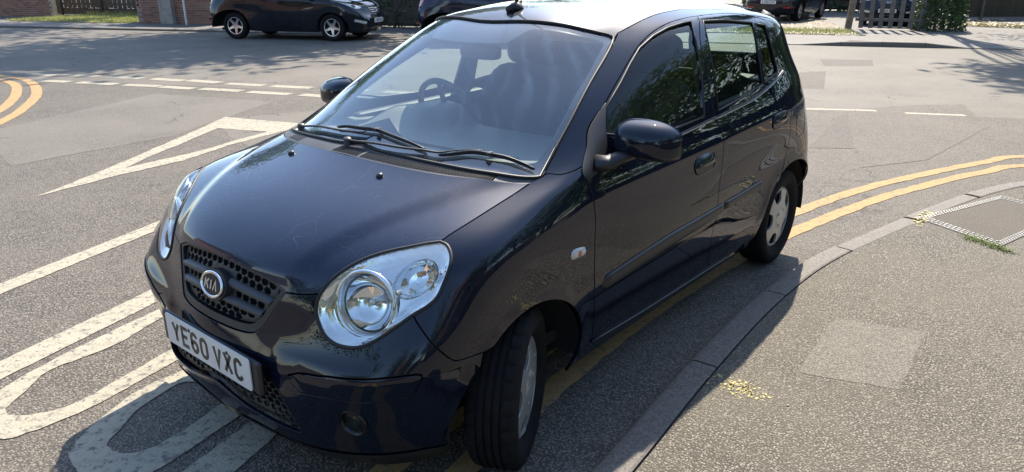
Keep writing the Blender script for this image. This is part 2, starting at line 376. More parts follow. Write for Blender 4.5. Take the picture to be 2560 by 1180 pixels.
UV = {
 'hood_rear': [(-0.004, 9.512), (0.483, 9.512), (0.925, 9.502), (1.764, 9.495), (2.543, 9.499), (3.309, 9.526), (4.155, 9.526), (4.857, 9.49)],
 'hood_side': [(4.857, 9.49), (4.456, 8.896), (4.105, 8.302), (3.864, 7.913), (3.746, 7.678)],
 'lamp_top': [(3.746, 7.678), (3.47, 7.619), (3.194, 7.508), (2.929, 7.385), (2.691, 7.219), (2.484, 7.001), (2.297, 6.679), (2.162, 6.314), (2.079, 5.961), (2.044, 5.794)],
 'lamp_low': [(2.044, 5.794), (2.025, 5.562), (2.033, 5.217), (2.108, 4.884), (2.231, 4.595), (2.4, 4.428), (2.591, 4.381), (2.805, 4.426), (2.989, 4.585), (3.17, 4.827), (3.368, 5.105), (3.62, 5.41), (3.874, 5.615), (4.028, 5.846), (4.101, 6.193), (4.154, 6.64), (4.154, 6.98), (4.076, 7.303), (3.93, 7.552), (3.746, 7.678)],
 'hood_front': [(2.044, 5.794), (1.858, 5.702), (1.658, 5.636), (1.476, 5.593)],
 'grille_top': [(1.476, 5.593), (1.423, 5.664), (1.23, 5.814), (0.908, 5.884), (0.359, 5.982), (-0.007, 6.001)],
 'grille_low': [(1.476, 5.593), (1.316, 5.021), (1.186, 4.458), (1.107, 4.194), (0.977, 3.978), (0.694, 3.901), (0.178, 3.897), (-0.217, 3.904)],
 'intake': [(-0.259, 1.993), (0.219, 1.673), (0.611, 1.557), (0.982, 1.448), (1.359, 1.399), (1.697, 1.364), (1.969, 1.339), (2.115, 1.35), (2.032, 1.659), (1.885, 1.976), (1.672, 2.41), (1.424, 2.608), (1.243, 2.793), (0.891, 2.92)],
 'bump_fender': [(3.62, 5.41), (3.702, 5.202), (3.87, 4.87), (4.076, 4.495), (4.327, 4.073), (4.48, 3.795), (4.632, 3.592), (4.881, 3.484), (5.119, 3.425)],
 'archF': [(4.764, 2.426), (4.906, 2.759), (5.125, 3.216), (5.351, 3.599), (5.614, 3.871), (5.872, 4.012), (6.076, 4.021), (6.278, 3.886), (6.469, 3.638), (6.571, 3.421)],
 'doorF_front': [(6.552, 9.699), (6.817, 8.507), (6.93, 7.468), (6.957, 6.658), (6.959, 6.034), (6.948, 5.07), (6.979, 3.788), (7.055, 2.567), (7.122, 1.688), (7.17, 1.175)],
 'sill': [(7.17, 1.175), (7.99, 0.934), (8.742, 0.805), (9.24, 0.766), (10.144, 0.95)],
 'door_gap': [(9.026, 8.813), (9.104, 7.799), (9.127, 7.101), (9.121, 6.407), (9.097, 5.576), (9.085, 5.209), (9.073, 4.787), (9.076, 3.961), (9.1, 3.386), (9.089, 2.93), (9.143, 2.059), (9.277, 0.965)],
 'doorR_rear': [(10.819, 9.501), (10.781, 8.422), (10.818, 7.397), (10.828, 6.771), (10.817, 6.271), (10.858, 5.123), (10.85, 4.509), (10.813, 4.069), (10.68, 3.461)],
 'archR': [(11.704, 3.533), (11.525, 3.822), (11.34, 3.948), (11.12, 3.977), (10.901, 3.79), (10.704, 3.46), (10.553, 3.052), (10.43, 2.708), (10.367, 2.237), (10.294, 1.874), (10.158, 1.64)],
 'cant': [(6.552, 9.699), (6.321, 10.155), (6.048, 10.574), (6.136, 10.845), (6.293, 11.079), (6.367, 11.651), (6.421, 12.166), (6.546, 12.608), (6.943, 13.037), (7.562, 13.378), (8.211, 13.575), (8.634, 13.621), (9.195, 13.629), (9.616, 13.527), (10.056, 13.233), (10.426, 12.903), (10.575, 12.58), (10.72, 11.207), (10.867, 9.85), (10.819, 9.501)],
 'bpillar': [(8.634, 13.621), (8.578, 12.337), (8.778, 11.133), (8.919, 10.049), (9.026, 8.813)],
 'winF': [(6.845, 10.269), (6.429, 10.953), (6.499, 11.196), (6.547, 11.511), (6.541, 12.006), (6.616, 12.483), (7.043, 12.878), (7.561, 13.122), (8.056, 13.236), (8.355, 13.241), (8.466, 12.308), (8.694, 10.917), (8.801, 9.376), (8.196, 9.363), (7.664, 9.63)],
 'winR': [(8.701, 13.178), (9.249, 13.077), (9.972, 12.726), (10.002, 11.284), (10.111, 9.653), (9.524, 9.453), (9.075, 9.345), (8.908, 11.171), (8.737, 12.41)],
 'winQ': [(10.071, 12.632), (10.378, 12.436), (10.437, 11.435), (10.589, 10.053), (10.591, 9.811), (10.163, 9.636), (10.065, 11.159)],
 'chrome': [(7.967, 8.758), (8.289, 8.72), (8.658, 8.791), (9.03, 8.841), (9.451, 8.835), (9.846, 8.843), (10.272, 9.14), (10.79, 9.551)],  # course of the highlight on the belt rubber
 'ws_top': [(1.24, 13.064), (1.384, 13.046), (2.357, 12.985), (3.355, 13.007), (4.143, 13.07), (4.73, 13.057), (5.05, 12.928)],
 'ws_side': [(5.05, 12.928), (5.109, 12.39), (5.092, 11.665), (5.094, 10.84), (5.012, 10.184), (5.095, 9.74), (5.068, 9.656)],
 'ws_bot': [(5.068, 9.656), (4.881, 9.64), (4.055, 9.694), (3.144, 9.739), (2.313, 9.779), (1.475, 9.804), (0.581, 9.834), (0.077, 9.865)],
 'ws_clear': [(1.89, 12.805), (3.133, 12.827), (4.308, 12.847), (4.669, 12.764), (4.71, 12.58), (4.756, 12.116), (4.787, 11.691), (4.796, 10.715), (4.654, 10.217), (4.531, 10.053), (3.759, 10.053), (2.875, 10.071), (2.041, 10.089), (1.177, 10.104), (0.394, 10.138)],
 'ws_tab': [(1.737, 12.74), (1.571, 12.52), (1.444, 12.356), (1.159, 12.301)],
 'rub': [(7.128, 3.571), (7.174, 3.648), (7.62, 3.816), (8.167, 3.943), (8.786, 3.914), (9.091, 3.894), (9.689, 3.85), (10.215, 3.852), (10.245, 3.495), (9.72, 3.536), (9.128, 3.536), (8.834, 3.435), (8.216, 3.387), (7.664, 3.246), (7.209, 3.114), (7.154, 3.163)],
 'marker': [(6.593, 5.219), (6.652, 5.299), (6.754, 5.244), (6.802, 5.182), (6.812, 4.945), (6.761, 4.862), (6.63, 4.906), (6.598, 4.973)],
 'insert': [(1.856, 3.024), (1.914, 3.101), (2.094, 3.283), (2.403, 3.373), (2.582, 3.442), (2.918, 3.509), (3.237, 3.58), (3.624, 3.654), (4.023, 3.592), (4.001, 3.079), (3.947, 2.876), (3.75, 2.824), (3.526, 2.728), (3.331, 2.713), (3.02, 2.682), (2.688, 2.673), (2.241, 2.609), (2.086, 2.615), (1.909, 2.864)],
 'crease': [(-0.643, 3.366), (-0.168, 3.415), (0.484, 3.422), (1.181, 3.298), (1.657, 3.308), (2.094, 3.283), (2.582, 3.442), (2.918, 3.509), (3.237, 3.58), (3.624, 3.654), (4.023, 3.592)],
 'fog': [(2.997, 1.896)],
 'fogrim': [(2.789, 1.843), (3.014, 2.309), (3.2, 1.934), (2.98, 1.511)],
 'lampring': [(2.71, 5.676)],
 'lampsig': [(3.517, 6.545)],
 'handleF': [(8.764, 6.207)],
 'handleR': [(10.459, 6.607)],
 'mirror_base': [(6.761, 9.832)],
 'flap': [(11.039, 6.635), (11.282, 6.383), (11.366, 5.09), (11.144, 5.182)],
 'ridge': [(1.467, 5.673), (1.831, 6.302), (2.116, 7.33), (2.327, 8.021), (2.64, 8.809), (3.055, 9.322), (3.87, 9.586)],
 'roof_ditch': [(5.155, 13.195), (5.884, 13.539), (7.269, 14.068), (8.464, 14.305)],
 'wash': [(1.328, 9.149)],
 'ant': [(0.775, 13.369)],
 'emb': [(-0.015, 5.135)],
 'hrL': [(0.05, 9.527), (-0.763, 9.545), (-1.529, 9.581), (-2.529, 9.638), (-3.854, 9.606), (-5.907, 9.1)],
 'lampL': [(-4.258, 7.374), (-2.838, 7.427), (-2.188, 6.92), (-1.906, 6.328), (-1.969, 5.636), (-2.239, 4.905), (-2.51, 4.426), (-2.731, 4.301), (-3.03, 4.544)],
 'wA_arm': [(-2.75, 9.882), (-1.844, 10.009), (-0.957, 10.038), (-0.231, 10.096), (-0.125, 10.143), (-0.041, 10.243)],
 'wA_blade': [(-1.165, 10.113), (-0.836, 10.171), (-0.374, 10.192), (0.116, 10.219), (0.653, 10.159), (1.212, 10.091), (1.66, 10.018)],
 'wB_arm': [(-0.326, 9.85), (0.418, 9.921), (1.051, 9.937), (1.638, 9.976), (2.015, 9.985), (2.266, 10.06), (2.557, 10.127), (2.929, 10.162)],
 'wB_blade': [(2.045, 9.952), (2.308, 10.013), (2.719, 10.113), (3.178, 10.112), (3.694, 10.075), (4.267, 9.958), (4.71, 9.832)],
 'ws_cornerbot': [(5.068, 9.656), (5.302, 9.704), (5.823, 9.564), (6.345, 9.476), (6.619, 9.517)],
 'sail': [(6.309, 10.163), (6.073, 10.551), (6.153, 10.826), (6.289, 11.037), (6.429, 10.945), (6.899, 10.148), (7.03, 9.572), (6.995, 8.653), (6.844, 8.373)],
 'slotband_top': [(-0.491, 9.717), (0.309, 9.669), (1.149, 9.631), (1.963, 9.622), (2.828, 9.618), (3.883, 9.598)],
 'slotband_bot': [(-0.419, 9.564), (0.398, 9.54), (1.202, 9.524), (2.048, 9.525), (2.899, 9.527), (3.882, 9.528)],
}
# ---------------------------------------------------------------- car body surface: cubic B-spline through a control net
CN = np.array(CONTROL).reshape(17, 16, 3)/1000.0
NR, NC = 17, 16
def _extend(G):
    m = np.array([1, -1, 1.])
    E = np.concatenate([(G[:, 3:0:-1]*m), G, (G[:, -2:-5:-1]*m)], 1)
    top = (E[-2:-5:-1]*m)
    bot = np.stack([E[0]+(E[0]-E[1])*k for k in (3, 2, 1)])
    return np.concatenate([bot, E, top], 0)
def _bs(t): return np.stack([(1-t)**3, 3*t**3-6*t**2+4, -3*t**3+3*t**2+3*t+1, t**3], -1)/6
def smooth01(x): x = np.clip(x, 0, 1); return x*x*(3-2*x)

ARCH = ((0.0, .277, .345, .312), (-2.372, .277, .368, .342))   # centre x, centre z, half width, half height

class Body:
    def __init__(s, G, warp=None, detail=True):
        s.E = _extend(G); s.warp = warp; s.detail = detail
        # smooth roof cap
        u, v = np.meshgrid(np.linspace(0, 15, 61), np.linspace(13.2, 15.4, 12))
        P = s.raw(u, v).reshape(-1, 3); x, y = P[:, 0], P[:, 1]
        A = s._poly(x, y); w = 1.0
        s.pc = np.linalg.lstsq(A, P[:, 2], rcond=None)[0]
    def _poly(s, x, y):
        X = (x+1.6); y2 = y*y
        return np.stack([np.ones_like(X), X, X**2, X**3, X**4, y2, y2*X, y2*X*X, y2*y2, y2*y2*y2], -1)
    def raw(s, u, v):
        u = np.asarray(u, float); v = np.asarray(v, float)
        uu = np.abs(u)+3; vv = v+3
        iu = np.clip(np.floor(uu).astype(int), 1, s.E.shape[1]-3); iv = np.clip(np.floor(vv).astype(int), 1, s.E.shape[0]-3)
        wu = _bs(uu-iu); wv = _bs(vv-iv)
        out = np.zeros(u.shape+(3,))
        for a in range(4):
            for b in range(4):
                out += (wv[..., a]*wu[..., b])[..., None]*s.E[iv-1+a, iu-1+b]
        return out
    def half(s, u, v, disp=True):
        """position for u >= 0"""
        P = s.raw(u, v)
        k = smooth01((v-13.0)/1.1)
        z = s._poly(P[..., 0], P[..., 1]) @ s.pc
        P[..., 2] = P[..., 2]*(1-k) + z*k
        return P
    def disp(s, u, v, P):
        d = np.zeros(u.shape)
        if not s.detail: return d
        au = np.abs(u); x, y, z = P[..., 0], np.abs(P[..., 1]), P[..., 2]
        # hood ridge
        yr = np.interp(x, [-.30, -.088, .10, .31, .45, .571], [.63, .594, .54, .451, .385, .33])
        w = smooth01((v-5.7)/.5)*(1-smooth01((v-9.55)/.35))*(1-smooth01((au-5.2)/1.0))
        d += .010*w*(1-smooth01((y-yr)/.085+.5))
        # arch lips
        for cx, cz, a, b in ARCH:
            e = np.sqrt(((x-cx)/a)**2+((z-cz)/b)**2)
            d += .009*np.exp(-((e-1.0)/.09)**2)*smooth01((y-.62)/.1)
        # bumper crease
        zc = .487+.055*(y/.77)**3
        w = (1-smooth01((au-3.6)/.9))*smooth01((4.6-v)/.5)
        d += w*.008*np.exp(-((z-zc)/.022)**2)*smooth01((y-.20)/.14)
        d -= w*.006*smooth01((zc-.01-z)/.05)*smooth01((z-.2)/.05)
        d -= w*.012*(1-smooth01((y-.27)/.08))*smooth01((.53-z)/.03)*smooth01((z-.28)/.05)
        # door shoulder line
        w = smooth01((au-6.4)/1.2)*(1-smooth01((au-11.6)/.6))
        zl = np.interp(x, [-2.3, -1.4, -.4], [.93, .885, .86])
        d += w*.004*np.exp(-((z-zl)/.028)**2)
        return d
    def ev(s, u, v):
        """final position and outward normal; u signed (negative = right side)"""
        u = np.asarray(u, float); v = np.clip(np.asarray(v, float), 0, 16)
        sg = np.where(u < 0, -1., 1.); au = np.clip(np.abs(u), 0, 15)
        h = .004
        def base(a, b):
            P = s.half(np.abs(a), b); P[..., 1] *= np.where(a < 0, -1., 1.); return P
        def nrm(fn, a, b):
            bb = np.minimum(b, 15.93)
            du = fn(a+h, bb)-fn(a-h, bb); dv = fn(a, bb+h)-fn(a, bb-h)
            n = np.cross(du, dv); n /= np.linalg.norm(n, axis=-1, keepdims=True)+1e-12
            return -n if s._neg else n
        s._neg = False
        def full(a, b):
            P = base(a, b)
            if s.detail:
                P = P + nrm(base, a, b)*s.disp(a, b, P)[..., None]*s._sgn
            return P
        s._sgn = 1.0
        t = nrm(base, np.array([8.]), np.array([4.]))
        if t[0, 1] < 0: s._neg = True
        P = full(au, v); N = nrm(full, au, v)
        if s.warp:
            P0 = P; P = s.warp(P0); e = 1e-3
            # transform normal with numeric jacobian (diagonal warp)
            J = np.stack([(s.warp(P0+np.eye(3)[k]*e)-P)[..., k]/e for k in range(3)], -1)
            N = N/J; N /= np.linalg.norm(N, axis=-1, keepdims=True)
        P[..., 1] *= sg; N[..., 1] *= sg
        return P, N
    def inv(s, target, axes=(0, 1, 2), umin=0, umax=15, vmin=0, vmax=16, guess=None):
        """(u, v) on the left half whose base point matches target in the given axes"""
        T = np.asarray(target, float).reshape(-1, 3)
        gu, gv = np.meshgrid(np.linspace(umin, umax, 121), np.linspace(vmin, vmax, 121))
        gu = gu.ravel(); gv = gv.ravel(); GP = s.half(gu, gv)
        ax = list(axes); out = []
        for t in T:
            k = np.argmin(((GP[:, ax]-t[ax])**2).sum(1)); u, v = gu[k], gv[k]
            for _ in range(8):
                p = s.half(np.array(u), np.array(v)); h = 1e-3
                J = np.stack([(s.half(np.array(u+h), np.array(v))-p)/h, (s.half(np.array(u), np.array(v+h))-p)/h], 1)[ax]
                e = (t-p)[ax]
                st = np.linalg.lstsq(J, e, rcond=None)[0]
                u = float(np.clip(u+np.clip(st[0], -.3, .3), umin, umax)); v = float(np.clip(v+np.clip(st[1], -.3, .3), vmin, vmax))
            out.append((u, v))
        return out

def crv(pts, n=6):
    """smooth open curve through points (centripetal-ish Catmull-Rom)"""
    P = [np.array(p, float) for p in pts]
    if len(P) < 3: return P
    Q = [2*P[0]-P[1]]+P+[2*P[-1]-P[-2]]; out = []
    for i in range(1, len(Q)-2):
        for k in range(n):
            t = k/n; a, b, c, d = Q[i-1:i+3]
            out.append(.5*((2*b)+(-a+c)*t+(2*a-5*b+4*c-d)*t*t+(-a+3*b-3*c+d)*t**3))
    out.append(P[-1]); return out
def closed(pts, n=6):
    P = [np.array(p, float) for p in pts]; m = len(P); out = []
    for i in range(m):
        a, b, c, d = P[i-1], P[i], P[(i+1) % m], P[(i+2) % m]
        for k in range(n):
            t = k/n
            out.append(.5*((2*b)+(-a+c)*t+(2*a-5*b+4*c-d)*t*t+(-a+3*b-3*c+d)*t**3))
    return out
def join(*segs):
    out = []
    for s_ in segs:
        for p in s_:
            p = np.array(p, float)
            if not out or np.abs(out[-1]-p).max() > 1e-4: out.append(p)
    if np.abs(out[0]-out[-1]).max() < 1e-4: out.pop()
    return out
def rev(s_): return list(s_)[::-1]
def mir(s_): return [np.array((-p[0], p[1])) for p in s_]
def pip(poly, pts):
    x, y = pts[:, 0], pts[:, 1]; ins = np.zeros(len(pts), bool); n = len(poly); j = n-1
    for i in range(n):
        xi, yi = poly[i]; xj, yj = poly[j]
        if yi != yj:
            c = ((yi > y) != (yj > y)) & (x < (xj-xi)*(y-yi)/(yj-yi)+xi); ins ^= c
        j = i
    return ins

def panel(name, mapf, outer, holes=(), mat=None, parent=None, metric=(.2, .1), step=.03, edge=.015, offset=0.0, gap=.0018, skirt=.012, bevel=.0015, noskirt=None, flip=False, side=1, normals=True):
    """trimmed sheet: triangulates the outline in parameter space, maps it, rounds and folds its edges inwards"""
    sc_ = np.array(metric, float)
    loops = []
    for lp in [outer]+list(holes):
        L = np.array(lp, float); out = []
        P3 = mapf(L)[0]
        for i in range(len(L)):
            j = (i+1) % len(L); d = np.linalg.norm(P3[j]-P3[i]); k = max(1, int(math.ceil(d/edge)))
            for q in range(k): out.append(L[i]+(L[j]-L[i])*q/k)
        L = np.array(out)*sc_
        keep = [0]
        for i in range(1, len(L)):
            if np.linalg.norm(L[i]-L[keep[-1]]) > edge*.18: keep.append(i)
        if np.linalg.norm(L[keep[-1]]-L[0]) < edge*.18: keep.pop()
        loops.append(L[keep])
    O = loops[0]; lo = O.min(0); hi = O.max(0)
    nx = max(2, int((hi[0]-lo[0])/step)); ny = max(2, int((hi[1]-lo[1])/step))
    gx_, gy_ = np.meshgrid(np.linspace(lo[0], hi[0], nx+1), np.linspace(lo[1], hi[1], ny+1))
    gx_[1::2] += (hi[0]-lo[0])/nx*.5
    gp = np.stack([gx_.ravel(), gy_.ravel()], 1)
    ins = pip(O, gp)
    for H in loops[1:]: ins &= ~pip(H, gp)
    gp = gp[ins]
    allb = np.concatenate(loops)
    if len(gp):
        seg_a = np.concatenate([L for L in loops]); seg_b = np.concatenate([np.roll(L, -1, 0) for L in loops])
        ok = np.ones(len(gp), bool)
        for a, b in zip(seg_a, seg_b):
            ab = b-a; t = np.clip(((gp-a)@ab)/(ab@ab+1e-12), 0, 1)
            ok &= np.hypot(*((a+t[:, None]*ab)-gp).T) > step*.42
        gp = gp[ok]
    verts = [Vector(p) for p in np.concatenate([allb, gp])]
    edges = []; k = 0
    for L in loops:
        n = len(L); edges += [(k+i, k+(i+1) % n) for i in range(n)]; k += n
    vs, es, fs, _, _, _ = delaunay_2d_cdt(verts, edges, [], 0, 1e-6)
    V2 = np.array([(p.x, p.y) for p in vs]); T = np.array([f for f in fs if len(f) == 3], int)
    cen = V2[T].mean(1); keep = pip(O, cen)
    for H in loops[1:]: keep &= ~pip(H, cen)
    T = T[keep]
    used = np.unique(T); rm = -np.ones(len(V2), int); rm[used] = np.arange(len(used)); V2 = V2[used]; T = rm[T]
    uv = V2/sc_
    P, N = mapf(uv)
    P = P + N*offset
    # orientation
    tn = np.cross(P[T[:, 1]]-P[T[:, 0]], P[T[:, 2]]-P[T[:, 0]])
    if (tn*N[T[:, 0]]).sum() < 0: T = T[:, ::-1]
    # boundary
    ec = {}
    for t in T:
        for a, b in ((t[0], t[1]), (t[1], t[2]), (t[2], t[0])): ec[(a, b)] = 1
    bd = [(a, b) for (a, b) in ec if (b, a) not in ec]
    if noskirt is not None: bd = [(a, b) for a, b in bd if not noskirt(uv[a], uv[b])]
    V = [p for p in P]; NN = [n for n in N]; F = [tuple(t) for t in T]
    if bd and skirt > 0:
        od = {}
        for a, b in bd:
            e = P[b]-P[a]; o = np.cross(e, N[a]); l = np.linalg.norm(o)
            if l < 1e-9: continue
            for w in (a, b): od[w] = od.get(w, 0)+o/l
        ring = {}
        for w, o in od.items():
            o = o-N[w]*(o@N[w]); o = o/(np.linalg.norm(o)+1e-9)
            V[w] = P[w]-o*(gap+bevel)
            i1 = len(V); V.append(P[w]-o*(gap+bevel*.3)-N[w]*bevel*.3); q = N[w]+o; NN.append(q/np.linalg.norm(q))
            V.append(P[w]-o*gap-N[w]*bevel); NN.append(o); V.append(P[w]-o*gap-N[w]*skirt); NN.append(o)
            ring[w] = i1
        for a, b in bd:
            if a not in ring or b not in ring: continue
            A, B = ring[a], ring[b]
            F += [(b, a, A, B), (B, A, A+1, B+1), (B+1, A+1, A+2, B+2)]
    V = np.array(V); NN = np.array(NN)
    if side < 0:
        V = V*np.array([1, -1, 1.]); NN = NN*np.array([1, -1, 1.]); F = [f[::-1] for f in F]
    return mesh_obj(name, V, F, mat, parent, True, NN if normals else None)

def inslide(mapf, loop, offs):
    P, N = mapf(np.array(loop, float)); return P+N*offs

PT = {'spine': None}
def tyre(name, R, W, mat, parent, c=(0, 0, 0), rimr=.19, blocks=True, n=160):
    """c centre, axis = local y"""
    hw = W/2; prof = []
    prof += [(rimr-.006, -hw*.72), (rimr+.004, -hw*.86), (rimr+.02, -hw*.97), ((rimr+R)/2, -hw*1.06), (R-.028, -hw*1.0), (R-.010, -hw*.90), (R-.003, -hw*.80)]
    for g in (-.46, -.155, .155, .46):
        prof += [(R, hw*(g-.06)*1.0), (R-.0075, hw*(g-.045)), (R-.0075, hw*(g+.045)), (R, hw*(g+.06))]
    prof += [(R-.003, hw*.80), (R-.010, hw*.90), (R-.028, hw*1.0), ((rimr+R)/2, hw*1.06), (rimr+.02, hw*.97), (rimr+.004, hw*.86), (rimr-.006, hw*.72)]
    np_ = len(prof); rib = set(); sh = {5, 6, 7, np_-8, np_-7, np_-6}
    def mod(i, k): return -.008 if (blocks and i in sh and k % 5 == 0) else (-.006 if blocks and i in rib and (k+i) % 5 == 2 and k % 5 < 3 else 0)
    m = MB(); m.lathe(prof, c, (0, 1, 0), n, mod)
    return m.build(name, mat, parent, auto=40)

def disc_map(c, ax, up, h, right=None):
    ax = Vector(ax).normalized(); a = Vector(up).cross(ax).normalized() if right is None else Vector(right); b = ax.cross(a)
    A = np.array(a); B = np.array(b); X = np.array(ax); C0 = np.array(c, float)
    def f(uv):
        r = np.hypot(uv[:, 0], uv[:, 1]); e = 1e-4
        hh = h(r); dh = (h(r+e)-h(r-e))/(2*e); rr = np.maximum(r, 1e-6)
        P = C0+uv[:, :1]*A+uv[:, 1:]*B+hh[:, None]*X
        N = X-(dh/rr)[:, None]*(uv[:, :1]*A+uv[:, 1:]*B); N /= np.linalg.norm(N, axis=1, keepdims=True)
        return P, N
    return f
def circ(r, n=40, c=(0, 0), ph=0): return [np.array((c[0]+r*math.cos(2*math.pi*k/n+ph), c[1]+r*math.sin(2*math.pi*k/n+ph))) for k in range(n)]
def rotp(pts, a): return [np.array((p[0]*math.cos(a)-p[1]*math.sin(a), p[0]*math.sin(a)+p[1]*math.cos(a))) for p in pts]

def steel_wheel(parent, ysign, steer=0.0, phase=0.3, loc=(0, 0, 0)):
    w = empty('wheel', loc, steer, parent)
    tyre('tyre', .277, .165, M['tyre'], w, rimr=.184)
    ax = (0, ysign, 0); h = lambda r: .060+.016*np.cos(np.clip(r/.186, 0, 1)*math.pi*.5)-.010*smooth01((r-.165)/.02)+.004*smooth01((.062-r)/.01)
    holes = []
    for k in range(5):
        a = phase+k*2*math.pi/5
        sh_ = [(.098, -.016), (.112, -.036), (.150, -.050), (.158, -.040), (.1625, 0), (.158, .040), (.150, .050), (.112, .036), (.098, .016)]
        holes.append(rotp(closed(sh_, 3), a))
    for k in range(4): holes.append(circ(.0085, 10, (.048*math.cos(phase+.4+k*math.pi/2), .048*math.sin(phase+.4+k*math.pi/2))))
    cov = panel('wheel_cover', disc_map((0, 0, 0), ax, (0, 0, 1), h), circ(.186, 64), holes, M['silver'], w, (1, 1), .014, .008, gap=0, skirt=.012, bevel=.002)
    m = MB(); m.lathe([(.004, .045), (.17, .045), (.184, .062), (.184, -.07)], (0, 0, 0), ax, 40); m.build('rim', M['dark'], w, auto=30)
    m = MB(); m.lathe([(0, .080), (.018, .0795), (.021, .077), (.022, .072)], (0, 0, 0), ax, 24); m.build('centre_badge', M['satin_chrome'], w, auto=50)
    return w

def alloy_wheel(parent, ysign, loc, R=.32, spokes=5, mat=None, name='wheel'):
    w = empty(name, loc, 0, parent); mat = mat or M['alloy']
    tyre('tyre', R, .205, M['tyre'], w, rimr=.212, blocks=False, n=48)
    ax = (0, ysign, 0); h = lambda r: .085-.022*np.cos(np.clip(r/.212, 0, 1)*math.pi*.5)
    holes = []; g = math.pi/spokes
    for k in range(spokes):
        a = .4+k*2*g
        hw = g-.11
        L = [(.060*math.cos(0), 0)]+[(.19*math.cos(t), .19*math.sin(t)) for t in np.linspace(-hw, hw, 7)]
        L[0] = (.068, 0); holes.append(rotp(L, a))
    panel('rim', disc_map((0, 0, 0), ax, (0, 0, 1), h), circ(.212, 48), holes, mat, w, (1, 1), .03, .02, gap=0, skirt=.025, bevel=.003)
    m = MB(); m.lathe([(.004, .01), (.20, .01), (.212, .06), (.212, -.07)], (0, 0, 0), ax, 32); m.build('wheel_barrel', M['dark'], w, auto=30)
    return w

# --- stroke lettering
def strokes(mb, lines, wid, place, th=.001):
    """lines: list of polylines in 2-D; place(x, y, h) -> 3-D"""
    for L in lines:
        L = [np.array(p, float) for p in L]; n = len(L); A = []; Bp = []
        for i in range(n):
            d0 = L[i]-L[i-1] if i > 0 else L[1]-L[0]; d1 = L[i+1]-L[i] if i < n-1 else d0
            d0 = d0/np.linalg.norm(d0); d1 = d1/np.linalg.norm(d1)
            nrm = np.array([-(d0+d1)[1], (d0+d1)[0]]); l = np.linalg.norm(nrm); nrm = nrm/l
            c = max(.5, nrm@np.array([-d0[1], d0[0]])); A.append(L[i]+nrm*wid/2/c); Bp.append(L[i]-nrm*wid/2/c)
        V = []
        for a, b in zip(A, Bp):
            V += [place(a[0], a[1], th), place(b[0], b[1], th), place(a[0], a[1], -.001), place(b[0], b[1], -.001)]
        F = []
        for i in range(n-1):
            o = 4*i; p = o+4
            F += [(o, o+1, p+1, p), (o+2, o, p, p+2), (o+1, o+3, p+3, p+1)]
        F += [(0, 2, 3, 1), (4*n-4, 4*n-3, 4*n-1, 4*n-2)]
        mb.add(V, F)
def arc(cx, cy, rx, ry, a0, a1, n=8): return [(cx+rx*math.cos(rad(a0+(a1-a0)*i/n)), cy+ry*math.sin(rad(a0+(a1-a0)*i/n))) for i in range(n+1)]
GL = {  # glyphs in a 0..1 x 0..1 box (stroke centre lines)
 'Y': [[(0, 1), (.5, .48), (1, 1)], [(.5, .5), (.5, 0)]],
 'E': [[(1, 1), (0, 1), (0, 0), (1, 0)], [(0, .52), (.85, .52)]],
 '6': [[(.95, .82)]+arc(.5, .72, .48, .28, 25, 180)+[(.02, .3)]+arc(.5, .29, .48, .29, 180, 360)+arc(.5, .29, .48, .27, 0, 170)],
 '0': [arc(.5, .72, .5, .28, 0, 180)+arc(.5, .28, .5, .28, 180, 360)+[(1, .72)]],
 'V': [[(0, 1), (.5, 0), (1, 1)]],
 'X': [[(0, 1), (1, 0)], [(0, 0), (1, 1)]],
 'C': [arc(.5, .72, .5, .28, 15, 180)+arc(.5, .28, .5, .28, 180, 345)],
 'K': [[(0, 1), (0, 0)], [(1, 1), (.08, .45)], [(.35, .62), (1, 0)]],
 'I': [[(.5, 1), (.5, 0)]],
 'A': [[(0, 0), (.5, 1), (1, 0)]],
 'L': [[(0, 1), (0, 0), (1, 0)]], 'W': [[(0, 1), (.25, 0), (.5, .8), (.75, 0), (1, 1)]], 'H': [[(0, 0), (0, 1)], [(1, 0), (1, 1)], [(0, .5), (1, .5)]],
 'N': [[(0, 0), (0, 1), (1, 0), (1, 1)]], 'S': [arc(.5, .75, .45, .25, 20, 200)+[(.2, .6), (.8, .42)]+arc(.5, .25, .45, .25, 20, -160)],
}
def text(mb, s_, x0, y0, w, h, gap, wid, place, th=.001, spacew=None):
    x = x0
    for ch in s_:
        if ch == ' ': x += spacew if spacew else w; continue
        cw = w if ch != 'I' else w*.3
        strokes(mb, [[(x+wid/2+p[0]*(cw-wid), y0+wid/2+p[1]*(h-wid)) for p in L] for L in GL[ch]], wid, place, th)
        x += cw+gap
    return x
